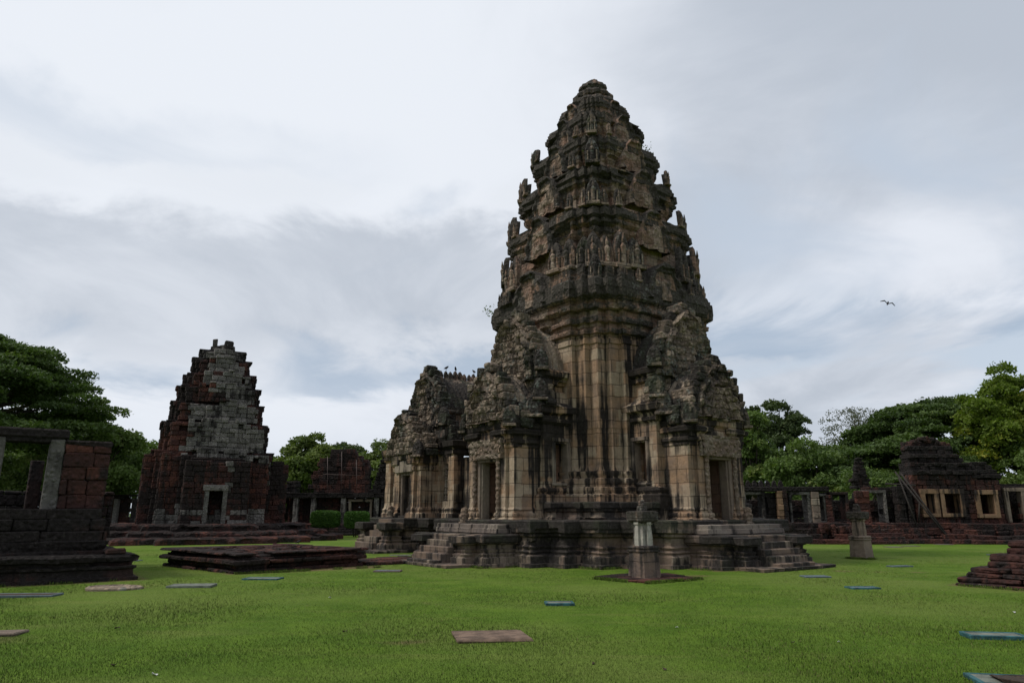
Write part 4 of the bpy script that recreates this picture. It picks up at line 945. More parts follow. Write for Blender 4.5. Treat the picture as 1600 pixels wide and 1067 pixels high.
# ------------------------------------------------------------------ low plinth ruin
O2 = (-8.35, 22.25)
pr_ = empty('low_plinth', (*O2, 0), RZ + R_(12.5), 'long low laterite plinth of eroded layered blocks on the lawn', 'stone plinth')
def slabs(mb, x0, x1, y0, y1, z0, z1, n, inset=.0, seed=0, bw=1.0):
    for k in range(n):
        a = z0 + (z1 - z0) * k / n; b = z0 + (z1 - z0) * (k + 1) / n; d = inset * k / n + (.12 if k % 3 == 1 else 0) - (.1 if k == n - 1 else 0)
        for ax in (0, 1, 2, 3):
            L0, L1 = (y0 + d, y1 - d) if ax < 2 else (x0 + d, x1 - d); s = L0
            while s < L1 - .05:
                w = bw * rng.uniform(.5, 1.5); e = min(s + w, L1); p = rng.uniform(-.07, .07)
                if k < n - 1 or rng.random() > .13:
                    if ax == 0: cbox(mb, x1 - d - .7, x1 - d + p, s, e - .01, a, b - .006, .035, .022)
                    elif ax == 1: cbox(mb, x0 + d - p, x0 + d + .7, s, e - .01, a, b - .006, .035, .022)
                    elif ax == 2: cbox(mb, s, e - .01, y0 + d - p, y0 + d + .7, a, b - .006, .035, .022)
                    else: cbox(mb, s, e - .01, y1 - d - .7, y1 - d + p, a, b - .006, .035, .022)
                s = e
    nx = int((x1 - x0) / .8)
    for i in range(nx):
        for j in range(int((y1 - y0) / .8)):
            xx, yy = x0 + .3 + i * .8, y0 + .3 + j * .8
            if xx + .7 > x1 - .25 or yy + .7 > y1 - .25: continue
            cbox(mb, xx, xx + .78, yy, yy + .78, z0, z1 + rng.uniform(-.14, .04), .06, .03, rot=rng.uniform(-.05, .05))
mb = MB(); slabs(mb, -5.1, .0, 0, 4.7, -.05, .40, 3, -.04); slabs(mb, -5.0, -.12, .1, 4.7, .38, .60, 3, -.1, bw=1.3)
part(mb, 'laterite_courses', 'laterite', pr_)
ps = empty('paving_strip', (*w2(O2, -1.0, 4.75), 0), RZ, 'thin laterite paving strip between the low plinth and main platform', 'paving')
mb = MB()
x = 0
for j in range(9):
    for i in range(3):
        cbox(mb, -2.2 + i * .75, -2.2 + i * .75 + .74, j * .45, j * .45 + .44, -.05, .13 + rng.uniform(-.03, .02), .03, .012)
mb.build('paving_blocks', M['laterite'], ps)
rb = MB(); slabs(rb, 0, .8, 0, .5, -.02, .14, 1); o = rb.build('laterite_block', M['laterite_dark'], None, (-7.6, 33.5, 0), RZ); props(o, 'single dark laterite block on the grass behind the low plinth', 'stone block')
# ------------------------------------------------------------------ right edge ruin
O3 = (11.3, 18.9)
rr = empty('stepped_ruin', (*O3, 0), RZ, 'stepped red laterite ruin corner cut by the right edge', 'ruin')
mb = MB()
slabs(mb, 0, 8, 0, 4.6, -.05, .22, 2, .05); slabs(mb, .25, 8, .2, 4.4, .2, .46, 2, .05); slabs(mb, .75, 8, .5, 4.0, .44, .62, 1); slabs(mb, .8, 8, .55, 3.6, .6, .8, 1); slabs(mb, .95, 8, .75, 3.2, .78, 1.12, 2, .1, bw=.7)
part(mb, 'laterite_courses', 'laterite', rr)
# ------------------------------------------------------------------ posts
def post(name, loc, rz, label, s=1., base=False, worn=False, dark=0):
    r = empty(name, (loc[0], loc[1], 0), rz, label, 'stone post', 'carved boundary posts on the lawn')
    mb = MB()
    loft(mb, rect(-.34, .34, -.34, .34), [(0, .0, .1), (.05, .0, .1), (.06, -.02, .1), (.72, -.05, .2), (.74, -.01, .4), (.78, -.01, .4), (.79, -.05, .4), (.84, -.02, .4), (.88, -.04, .4), (.9, -.09, .2), (.9, -.2)], .07, .05, .008, .004, seed=dark, bw=9, bh=9)
    mb.xf(Matrix.Diagonal((s, s, s, 1))); part(mb, 'foot', 'plinth' if not worn else 'frame', r)
    mb = MB(); t0 = -.09
    pl = [(.34, -.14), (.34, .14), (.28, .2), (.2, .28), (.14, .34)]
    pl = quad_plan([(.34, .15), (.27, .15), (.27, .27), (.15, .27), (.15, .34)])
    loft(mb, pl, [(.88, -.08), (1.1, -.075), (1.46, -.10), (1.48, -.07), (1.54, -.07)], .06, .06, .007, .002, seed=3, bw=9, bh=9)
    mb.xf(Matrix.Diagonal((s, s, s, 1))); part(mb, 'shaft', 'white_stone' if not worn else 'frame', r)
    mb = MB(); loft(mb, rect(-.27, .27, -.27, .27), [(1.5, -.06, .6), (1.54, -.03, .8), (1.57, .03, .9), (1.6, .04, .9), (1.82, .05, .9), (1.84, .0, .9), (1.84, -.15, .9)], .06, .05, .012, .01, seed=5, bw=.2, bh=9)
    mb.xf(Matrix.Diagonal((s, s, s, 1))); part(mb, 'capital', 'super', r)
    mb = MB(); cbox(mb, -.12, .12, -.12, .12, 1.78, 2.0, .03, .012, .8); cbox(mb, -.09, .05, -.09, .1, 1.98, 2.14, .03, .02, .8); cbox(mb, .05, .13, -.08, .06, 1.98, 2.08, .02, .01, .8)
    mb.xf(Matrix.Diagonal((s, s, s, 1))); part(mb, 'finial', 'super', r)
    return r
post('boundary_post', (3.72, 20.75), RZ, 'carved post with whitish shaft standing before the main tower platform')
post('boundary_post', (14.1, 29.6), RZ, 'carved grey-shafted post on the lawn right of the main tower', 1.0, worn=True, dark=4)
ps2 = empty('post_slab', (3.7, 20.7, 0), RZ, 'broken flat laterite slabs around the foot of the near post', 'stone slab')
mb = MB()
for (x, y, a, b, r) in ((.45, -.65, .5, .35, .1), (-.1, -.7, .45, .3, -.1), (.65, .0, .3, .6, .05), (.5, .75, .6, .4, .1), (.0, .9, .4, .35, -.2), (-.6, .4, .4, .8, 0), (-.6, -.5, .3, .6, .1)):
    cbox(mb, x - a, x + a, y - b, y + b, -.03, .05 + rng.uniform(0, .03), .02, .02, rot=r)
mb.build('slab', M['laterite'], ps2)
# ------------------------------------------------------------------ inspection covers and slabs lying on the lawn
def gxy(u, v):
    c, s = math.cos(PITCH), math.sin(PITCH); dz = s + (533.5 - v) / FPX * c; t = -EYE / dz
    return (u - 800) / FPX * t, (c - (533.5 - v) / FPX * s) * t
COV = [(300, 916.5, 1.05, .6, .08, 'teal-rimmed lawn cover between the flat boulder and the low plinth', 'slab_top', 'slab_top'),
       (411, 904.5, 1.0, .55, .05, 'teal-rimmed lawn cover close in front of the low plinth', 'teal', 'slab_top'),
       (606, 892.5, .85, .5, .05, 'pale lawn cover at the right end of the low plinth', 'metal', 'slab_blue'),
       (874, 944, .58, .42, .07, 'blue-green lawn cover alone on the central lawn behind the brown slab', 'teal', 'slab_top'),
       (1274, 901, .75, .45, .04, 'blue lawn cover nearest the right corner of the main platform', 'slab_blue', 'slab_blue'),
       (1348, 919, .72, .4, .05, 'blue-green lawn cover below and in front of the far post', 'teal', 'slab_blue'),
       (1406, 885, .78, .35, .05, 'blue lawn cover just right of the far post', 'slab_blue', 'slab_blue'),
       (1553, 995, .80, .40, .07, 'large teal-rimmed lawn cover by the right edge, in front of the stepped ruin', 'teal', 'slab_top'),
       (1600, 1068, 1.0, .55, .06, 'teal-rimmed cover with a brown patch in the bottom right corner', 'teal', 'slab_top'),
       (28, 931, 1.7, .5, .06, 'long thin lawn cover in front of the left edge ruin', 'slab_blue', 'debris'),
       (207, 876, .6, .4, .04, 'small pale lawn cover beside the right end of the left edge ruin', 'slab_blue', 'slab_top'),
       (571, 860, .9, .7, .03, 'small blue lawn cover near the hall, the farther of two', 'slab_blue', 'slab_blue'),
       (626, 867.5, .95, .5, .03, 'grey lawn cover near the hall, the nearer of two', 'slab_top', 'slab_top'),
       (1396, 854.5, .8, .7, .03, 'round-looking grey lawn cover left of a pair before the right gallery', 'metal', 'slab_top'),
       (1423, 853, .8, .6, .03, 'grey lawn cover right of a pair before the right gallery', 'metal', 'slab_top'),
       (1474, 850.5, .9, .5, .03, 'grey lawn cover at the foot of the timber props', 'metal', 'slab_top'),
       (1561, 867, .8, .5, .04, 'small blue lawn cover half behind the stepped ruin at right', 'slab_blue', 'slab_blue')]
for i, (u, v, w, d, h, lab, rim, top) in enumerate(COV):
    h = h * .6 + .008
    x, y = gxy(u, v + 0); r = empty('lawn_cover', (x, y, 0), RZ * 0 + rng.uniform(-.12, .12) + (.0 if u < 1500 else -.22), lab, 'lawn cover', 'covers set in the lawn')
    mb = MB(); t = .05
    for (a, b, c, e) in ((-w / 2, w / 2, -d / 2, -d / 2 + t), (-w / 2, w / 2, d / 2 - t, d / 2), (-w / 2, -w / 2 + t, -d / 2 + t, d / 2 - t), (w / 2 - t, w / 2, -d / 2 + t, d / 2 - t)): cbox(mb, a, b, c, e, -.03, h, .008, .003)
    mb.build('rim', M[rim], r)
    mb = MB(); cbox(mb, -w / 2 + t, w / 2 - t, -d / 2 + t, d / 2 - t, -.03, h - .008, .004, .002); mb.build('panel', M[top], r)
    if u == 1600:
        mb = MB(); vs, fs = chamfer_box(-.28, .1, -.16, .12, h - .01, h + .012, .05, .03); mb.add(vs, fs, 0, .3); mb.build('mud_patch', M['debris'], r)
mb = MB(); cbox(mb, -.56, .54, -.42, .42, -.03, .032, .012, .015, -.4, rot=.08); cbox(mb, -.50, .46, -.37, .37, .02, .04, .01, .006, -.4, rot=.08)
x, y = gxy(769, 995); o = mb.build('laterite_slab', M['brown_slab'], None, (x, y, 0), .12); props(o, 'flat brown laterite slab alone in the front middle of the lawn', 'stone slab')
mb = MB(); cbox(mb, -.35, .3, -.22, .22, -.02, .04, .03, .02); x, y = gxy(2, 991); o = mb.build('pink_slab', M['frame'], None, (x, y, 0), .1); props(o, 'small pinkish slab cut by the left edge of the lawn', 'stone slab')
mb = MB(); n = 16; vs = []
for k, (sc_, z) in enumerate(((1, -.02), (1.0, .05), (.86, .09), (.8, .06))):
    for i in range(n):
        a = 2 * math.pi * i / n; q = .85 + .18 * noise.noise(Vector((math.cos(a) * 1.5, math.sin(a) * 1.5, 2))); vs.append((.75 * q * sc_ * math.cos(a), .5 * q * sc_ * math.sin(a), z + .012 * noise.noise(Vector((a * 3, k, 1)))))
mb.add(vs, [(k * n + i, k * n + (i + 1) % n, (k + 1) * n + (i + 1) % n, (k + 1) * n + i) for k in range(3) for i in range(n)] + [tuple(3 * n + i for i in range(n))], 0, .8)
x, y = gxy(176, 921); o = mb.build('flat_boulder', M['blocks'], None, (x, y, 0), 0); props(o, 'flat rounded pale boulder in the grass before the left edge ruin', 'boulder')
# guardian figures (worn) beside the doors
def stump(x, y, z, h, lab):
    mb = MB(); prof = [(.2, 0), (.22, .08), (.15, .1), (.17, .22), (.19, .34), (.13, .42), (.14, .5), (.12, .58), (.03, .62)]
    lathe(mb, [(r, q * h / .62) for r, q in prof], 12, 0, 0, .04, crust=0)
    X, Y = w2((CX, CY), x, y); props(mb.build('guardian_statue', M['carved'], None, (X, Y, z)), lab, 'statue')
stump(-.95, -6.6, 1.38, .62, 'small worn stone guardian stump left of the left porch door')
stump(6.6, .85, 1.38, .62, 'worn stone stump right of the door of the right porch')
stump(-10.1, -5.25, 1.55, .6, 'small reddish stone stump beside the hall door')
# scattered leaves and petals on the grass
def litter(kind, mat, cat, spots, labels):
    src = None
    for (u, v), lab in zip(spots, labels):
        x, y = gxy(u, v)
        if src is None:
            mb = MB(); vs = []; n = 8
            for k in range(n): a = 2 * math.pi * k / n; vs.append((.03 * math.cos(a) * (1 + .3 * (k % 2)), .02 * math.sin(a), .026 + .008 * math.sin(a * 2)))
            vs2 = [(p[0], p[1], p[2] - .006) for p in vs]
            mb.add(vs + vs2, [tuple(range(n)), tuple(range(2 * n - 1, n - 1, -1))] + [(i, n + i, n + (i + 1) % n, (i + 1) % n) for i in range(n)])
            o = src = mb.build(kind, M[mat])
        else: o = link(src.copy())
        o.location = (x, y, 0); o.rotation_euler = (rng.uniform(-.3, .3), rng.uniform(-.3, .3), rng.uniform(0, 6)); o.scale = [rng.uniform(.8, 1.3)] * 3
        props(o, lab, cat)
litter('fallen_leaf', 'debris', 'fallen leaf', [(178, 1041), (183, 983), (928, 1038), (1038, 1047), (539, 988), (1240, 1005)],
       ['curled brown leaf low on the lawn near the left corner', 'dark fallen leaf on the left lawn in front of the flat boulder', 'dark fallen leaf below and right of the brown slab', 'dark fallen leaf on the lower lawn, right of another dark leaf', 'dark fallen leaf left of the brown slab', 'dark fallen leaf on the right lawn'])
litter('pale_petal', 'paper', 'petal', [(1058, 981), (1311, 1004), (515, 935), (240, 1056), (1585, 957)],
       ['white petal on the lawn right of the lone blue-green cover', 'white petal on the lawn left of the large teal cover', 'pale petal on the lawn before the low plinth', 'pale petal low on the left of the lawn', 'pale petal near the right edge above the large teal cover'])
# ------------------------------------------------------------------ birds in the air and on the plinth
o = bird_mb(True).build('bird', M['bird']); props(o, 'dark bird flying with bent wings in the grey sky at right', 'bird'); o.location = (14.6, 26.0, 9.9); o.rotation_euler = (.5, -.5, 1.0)
o.location = ((1381 - 800) / FPX * 27.5, 26.2, zat(478, 26.2)); o.scale = (.66, .66, .66)
o = bird_mb().build('bird', M['bird']); props(o, 'small dark bird standing on the far edge of the low plinth', 'bird'); bx, by = w2(O2, -4.0, 3.3); o.location = (bx, by, .64); o.scale = (.7, .7, .7)
# ------------------------------------------------------------------ clipped hedges
def hedge(x, y, z, w, d, h, lab):
    r = empty('clipped_hedge', (x, y, z), .0, lab, 'hedge', 'clipped box hedges behind the lawn')
    n = 9000; p = nprng.random((n, 3)) * 2 - 1
    k = 5; nn = (np.abs(p) ** k).sum(1) ** (1 / k); p = p / nn[:, None]; p *= nprng.uniform(.9, 1.01, n)[:, None]
    p = p * np.array([w / 2, d / 2, h / 2]) + np.array([0, 0, h / 2 + .35])
    co = quads(p, .055, .3); np_mesh('foliage', co, 4, nprng.random(n), M['leaf_hedge']).parent = r
    mb = MB(); vs, fs = chamfer_box(-w / 2 + .1, w / 2 - .1, -d / 2 + .1, d / 2 - .1, .4, h + .26, .15, .0); mb.add(vs, fs)
    mb.build('branches', M['leaf_hedge'], r)
    mb = MB()
    for (a, b) in ((-.3, 0), (.25, .1), (0, -.15)): tube(mb, [(a * .6, b, -.3), (a, b, .6)], .05, 6)
    mb.build('stem', M['bark'], r)
def quads(p, size, up=.0, flat=0.):
    n = len(p); a = nprng.normal(size=(n, 3)); a[:, 2] *= (1 - flat); a /= np.linalg.norm(a, axis=1)[:, None]
    b = nprng.normal(size=(n, 3)); b[:, 2] *= (1 - flat); b -= (a * b).sum(1)[:, None] * a; b /= np.linalg.norm(b, axis=1)[:, None]
    s = size * nprng.uniform(.6, 1.3, n)[:, None]; a = a * s; b = b * s * .6
    return np.stack([p - a, p - b * .9, p + a, p + b * .9], 1).reshape(-1, 3)
hedge(-14.25, 55.5, .35, 2.1, 1.6, 1.25, 'left one of two clipped green box hedges beside the hall')
hedge(-11.85, 55.5, .30, 1.8, 1.5, 1.25, 'right one of two clipped green box hedges, nearer the hall')
# ------------------------------------------------------------------ galleries
def frame_box(mb, x0, x1, z0, z1, y0, y1, t=.22, sill=True):
    cbox(mb, x0 - t, x0, y0, y1, z0, z1, .02, .01); cbox(mb, x1, x1 + t, y0, y1, z0, z1, .02, .01)
    cbox(mb, x0 - t - .03, x1 + t + .03, y0 - .01, y1, z1, z1 + t, .02, .01)
    if sill: cbox(mb, x0 - t, x1 + t, y0 - .01, y1, z0 - t * .8, z0, .02, .01)
def wall_open(mb, x0, x1, y0, y1, z0, top, opens, bw=.6, bh=.34, crust=0., skip=0.):
    tp = top if callable(top) else (lambda m: top)
    zm = max(tp(x0 + (x1 - x0) * k / 20) for k in range(21)) + .2
    courses(mb, x0, x1, y0, y1, z0, zm, bw, bh, .018, .05, 'x', tp, skip, crust, .035,
            keep=lambda s, z: not any(a - .16 < s < b + .16 and c < z < d for a, b, c, d in opens))
# right gallery: long ruined wall, frontal
gr = empty('ruined_gallery', (20, 43.5, 0), 0, 'low ruined gallery of red and black stone between the main tower and the far post', 'gallery ruin')
def gpart(mb, name, mat, root, ox, oy): mb.xf(Matrix.Translation((-ox, -oy, 0))); return part(mb, name, mat, root)
mb = MB()
slabs(mb, 17.6, 27.4, 43.0, 46, -.05, .28, 1, 0, bw=1.1); slabs(mb, 17.9, 27.4, 43.5, 46, .26, .56, 1); slabs(mb, 12.0, 27.4, 44.0, 48, .5, .88, 1); slabs(mb, 12, 27.4, 44.5, 48, .85, 1.2, 1)
for k in range(5): cbox(mb, 20.2, 23.2, 42.7 + k * .3, 43.2 + k * .3, -.05, .2 + k * .22, .03, .02)
for k in range(60):
    x = rng.uniform(14.5, 21); y = rng.uniform(43.6, 45); z = .6 + rng.random() * .5; s = rng.uniform(.12, .3); cbox(mb, x, x + s * 1.8, y, y + s * 1.3, z - .3, z + s * .6, .05, .04, rot=rng.random() * 3)
gpart(mb, 'stepped_base', 'laterite', gr, 20, 43.5)
mb = MB()
op = [(14.75, 15.75, 1.5, 2.9), (17.6, 18.6, 1.1, 2.9), (20.2, 21.0, 1.3, 2.9), (18.95, 19.6, 1.3, 2.8), (22.3, 23.4, 1.2, 3.0)]
wall_open(mb, 13.0, 25.1, 45.6, 46.2, 1.1, lambda m: 2.95 + .22 * noise.noise(Vector((m * .8, 0, 5))) + (.35 if m > 22 else 0), op + [(19.9, 20.2, 1, 2), (21.2, 21.5, 2.4, 4)], .55, .33, .25)
courses(mb, 13, 25.1, 48.3, 48.7, 1.1, 2.9, top=lambda m: 2.7 + .2 * noise.noise(Vector((m, 3, 1))), ax='x', bw=1.1)
courses(mb, 13, 20, 45.3, 46.4, 3.1, 3.38, ax='x', bw=1.2, skip=.18, crust=.5)
gw = gpart(mb, 'laterite_wall', 'laterite_dark', gr, 20, 43.5)
for (a, b, c, d), m in zip(op, ('grey', 'grey', 'laterite_dark', 'grey', 'grey')):
    mb = MB(); frame_box(mb, a, b, c, d, 45.4, 46.3, .17, c > 1.25); gpart(mb, 'opening_frame', m, gw, 20, 43.5)
for i, (x, w, h, m) in enumerate(((16.65, .38, 1.95, 'tan_frame'), (17.0, .3, 2.0, 'laterite_dark'), (18.8, .5, 1.9, 'frame'), (19.7, .4, 1.7, 'laterite'), (21.6, .85, 2.0, 'laterite'), (24.2, .35, 2.0, 'grey'), (24.95, .3, 2.1, 'grey'))):
    mb = MB(); courses(mb, x, x + w, 45.25, 45.6, 1.15, 1.15 + h, bw=1.3, bh=.38, ax='x', crust=-.3); gpart(mb, 'pillar', m, gr, 20, 43.5)
mb = MB()
for i in range(11): a = antefix_mb(.34, .55, .16, i, False); a.xf(Matrix.Translation((13.2 + i * .42, 46.5, 3.3)) @ Matrix.Rotation(-math.pi / 2, 4, 'Z')); mb.add(a.v, a.f, a.c, a.r)
gpart(mb, 'ridge_stones', 'laterite_dark', gr, 20, 43.5)
mb = MB()
for k in range(9): w = .62 - .045 * k + rng.uniform(-.1, .1); courses(mb, 22.5 - w, 22.5 + w, 46.1, 46.1 + w * 1.2, 3.3 + k * .22, 3.52 + k * .22, bw=.4, bh=.22, ax='x', jit=.03, crust=.3)
gpart(mb, 'turret_stump', 'laterite_dark', gr, 20, 43.5)
# right gatehouse
gt = empty('ruined_gatehouse', (30, 44, 0), 0, 'red laterite gatehouse ruin with tan stone window frames and crumbling pyramid roof', 'gatehouse ruin')
def gp2(mb, n, m): return gpart(mb, n, m, gt, 30, 44)
mb = MB()
slabs(mb, 27.0, 45, 42.6, 47, -.05, .25, 1, 0, bw=1.2); slabs(mb, 27.2, 45, 43.0, 47, .22, .5, 1, 0, bw=1.2); slabs(mb, 27.3, 45, 43.6, 47, .45, .8, 1); slabs(mb, 27.4, 45, 44.1, 48, .75, 1.15, 1)
for k in range(4): cbox(mb, 31.6, 34.8, 42.3 + k * .35, 42.8 + k * .35, -.05, .22 + k * .24, .04, .03)
gp2(mb, 'stepped_base', 'laterite')
wi = [(25.75, 26.3, 1.75, 2.95), (26.95, 27.9, 1.75, 2.95), (29.15, 30.0, 1.7, 2.9), (31.1, 31.9, 1.2, 3.1), (34.0, 35.0, 1.5, 2.9)]
mb = MB()
wall_open(mb, 25.1, 30.6, 45.0, 45.8, 1.1, lambda m: 4.2 if m < 29 else 3.9, wi, .5, .3, -.1)
wall_open(mb, 30.6, 45, 45.3, 45.9, 1.1, lambda m: 3.35, wi, .6, .34, .1)
courses(mb, 25.5, 30.6, 46.3, 46.7, 1.1, 4.0, ax='x'); courses(mb, 30.1, 30.6, 45.8, 46.6, 1.1, 3.7, ax='y')
courses(mb, 30.6, 45, 48.3, 48.7, 1.1, 3.1, ax='x', bw=1.)
gtw = gp2(mb, 'laterite_wall', 'laterite')
mb = MB()
for k in range(8):
    z = 4.1 + k * .27; L0 = 25.2 + k * .05 + rng.uniform(-.12, .12); L1 = 29.2 - k * .14 - (.5 if k > 6 else 0) + rng.uniform(-.15, .15); yy = 44.9 + k * .14 + (.2 if k % 2 else 0)
    courses(mb, L0, L1, yy, 46.6, z, z + .27, bw=.55, bh=.27, ax='x', jit=.03, proud=.1, crust=.3)
    courses(mb, L1 - .5, L1, yy, 46.6, z, z + .27, bw=.55, bh=.27, ax='y', jit=.03, proud=.1, crust=.3)
for k in range(4): courses(mb, 28.9 + k * .1, 30.8 - k * .2, 45.0 + k * .1, 47, 3.9 + k * .27, 4.17 + k * .27, bw=.5, bh=.27, ax='x', jit=.03, proud=.08, crust=.3)
for k in range(34): x = rng.uniform(25.4, 28.2); s = .2; z = 6.25 - abs(x - 26.8) * .3 + rng.uniform(-.15, .15); cbox(mb, x, x + s * 1.6, 46, 46.4, z, z + .2 + rng.random() * .12, .05, .05, rot=rng.random())
gp2(mb, 'stepped_roof', 'laterite_dark')
for i, (a, b, c, d) in enumerate(wi):
    mb = MB(); frame_box(mb, a, b, c, d, 44.86 if i < 3 else 45.1, 45.6, .27 if i < 3 else .22, i != 3)
    gpart(mb, 'window_frame' if i != 3 else 'door_frame', 'tan_frame' if i < 3 else 'frame', gtw, 30, 44)
mb = MB(); cbox(mb, 25.6, 36.8, 46.22, 46.28, 1, 3.6, .01); gp2(mb, 'inner_wall', 'laterite_dark')
# dark column group between gallery and gatehouse
mb = MB()
for (x, w, h) in ((23.9, .5, 2.3), (24.5, .35, 2.4)): courses(mb, x, x + w, 44.7, 45.3, 1.1, 1.1 + h, bw=1.4, bh=.4, ax='x', crust=.5)
gpart(mb, 'dark_pier', 'laterite_dark', gr, 20, 43.5)
tp = empty('timber_props', (25.7, 43.6, 0), 0, 'leaning dark timber props against the gatehouse wall', 'wooden props')
for (a, b) in (((-1.7, 1.2, 4.3), (.35, -.2, .1)), ((-1.3, 1.3, 4.2), (.55, 0, .1)), ((-1.5, 1.2, 3.9), (-1.1, .6, 1.0)), ((-2.4, 1.2, 3.55), (-.6, 1.1, 3.45)), ((-.75, .6, 2.4), (-.8, .9, 1.2))):
    mb = MB(); tube(mb, [a, b], .05, 6); mb.build('beam', M['wood'], tp)
# left rear gallery with domed gate
g2 = empty('domed_gatehouse', (-12.5, 62, 0), 0, 'round-topped red laterite gatehouse ruin with thin steel supports behind the hedges', 'gatehouse ruin')
def gp3(mb, n, m): return gpart(mb, n, m, g2, -12.5, 62)
mb = MB(); 
def dome_top(m): t = (m + 14.6) / 2.75; return 3.2 + 3.9 * max(0, 1 - abs(t) ** 2.4) ** .6 if abs(t) < 1 else 3.2
courses(mb, -19, -8, 61.5, 62.2, .9, 7.3, .6, .36, .02, .06, 'x', dome_top, 0, 0.)
courses(mb, -18, -12.5, 62.2, 63.2, 3.1, 7.0, .7, .4, .02, .06, 'x', lambda m: dome_top(m) - .15)
gp3(mb, 'laterite_wall', 'laterite')
mb = MB(); courses(mb, -20, -7, 60.6, 61.5, 3.0, 3.4, 1.1, .38, .02, .06, 'x', None, .05, .6)
for k in range(9): w = 1.1 - k * .1; courses(mb, -10.9 - w, -10.9 + w, 61.3, 62.6, 3.4 + k * .36, 3.76 + k * .36, .45, .36, .04, .1, 'x', crust=.6)
for k in range(6): w = 1.2 - k * .12; courses(mb, -8.2 - w, -8.2 + w, 61.3, 62.6, 3.4 + k * .36, 3.76 + k * .36, .45, .36, .04, .1, 'x', crust=.6)
courses(mb, -19.2, -18.3, 61.0, 62.2, 3.2, 4.4, .5, .36, .04, .1, 'x', crust=.6)
gp3(mb, 'stepped_roof', 'laterite_dark')
mb = MB()
for x in (-19.4, -18.2, -16.7, -14.2, -11.4, -10.8, -9.4, -8.0): mb = MB(); cbox(mb, x - .2, x + .2, 60.7, 61.1, .8, 3.05, .03, .01); gp3(mb, 'pillar', 'grey')
mb = MB(); frame_box(mb, -13.6, -12.0, .9, 2.7, 60.9, 61.4, .2, False); frame_box(mb, -9.8, -8.8, 1.2, 2.6, 60.9, 61.4, .2); gp3(mb, 'opening_frame', 'frame')
mb = MB(); slabs(mb, -30, -7, 59.6, 62, -.05, .4, 1); slabs(mb, -30, -7, 60.1, 62, .35, .9, 1)
for k in range(4): cbox(mb, -14.6, -12.6, 58.7 + k * .3, 59.1 + k * .3, -.05, .2 + k * .2, .03, .01)
gp3(mb, 'stepped_base', 'laterite_dark')
mb = MB()
for x, z in ((-15.6, 6.5), (-14.4, 6.9), (-13.1, 6.2)): tube(mb, [(x - .1, 61.3, 3.3), (x - .3, 61.3, z)], .026, 5)
tube(mb, [(-16.2, 61.3, 5.0), (-12.9, 61.3, 4.9)], .02, 5); gp3(mb, 'steel_support', 'metal')
g3 = empty('colonnade_ruin', (-24, 63, 0), 0, 'low dark colonnade ruin behind the small laterite tower', 'gallery ruin')
mb = MB(); courses(mb, -46, -19.2, 62.5, 63.1, .8, 3.1, .7, .36, top=lambda m: 2.9 + .3 * noise.noise(Vector((m * .6, 2, 2))), ax='x', keep=lambda s, z: not ((s % 3.0) < 1.3 and 1.2 < z < 2.6))
courses(mb, -46, -19.2, 62.0, 63.2, 2.9, 3.3, 1.2, .3, ax='x', crust=.5, skip=.1)
slabs(mb, -46, -19.0, 60.5, 63, -.05, .8, 2, bw=1.3); gpart(mb, 'laterite_wall', 'laterite_dark', g3, -24, 63)
mb = MB()
for k in range(17): x = -45 + k * 1.55; mb = MB(); cbox(mb, x, x + .35, 61.9, 62.3, .8, 2.95, .03, .01); gpart(mb, 'pillar', 'grey', g3, -24, 63)
# small pavilion roof glimpsed between the trees
pv = empty('white_pavilion', (-36.5, 66.5, 0), .3, 'small white peaked pavilion roof glimpsed between trees at left', 'pavilion')
mb = MB(); vs = [(-1.6, -1.6, 3.6), (1.6, -1.6, 3.6), (1.6, 1.6, 3.6), (-1.6, 1.6, 3.6), (-.25, -.25, 4.6), (.25, -.25, 4.6), (.25, .25, 4.6), (-.25, .25, 4.6), (0, 0, 5.6)]
mb.add(vs, [(0, 1, 5, 4), (1, 2, 6, 5), (2, 3, 7, 6), (3, 0, 4, 7), (4, 5, 8), (5, 6, 8), (6, 7, 8), (7, 4, 8), (3, 2, 1, 0)]); mb.build('roof', M['white'], pv)
for a in (-1.5, 1.5):
    for b in (-1.5, 1.5): mb = MB(); tube(mb, [(a, b, 0), (a, b, 3.65)], .07, 6); mb.build('leg', M['white'], pv)
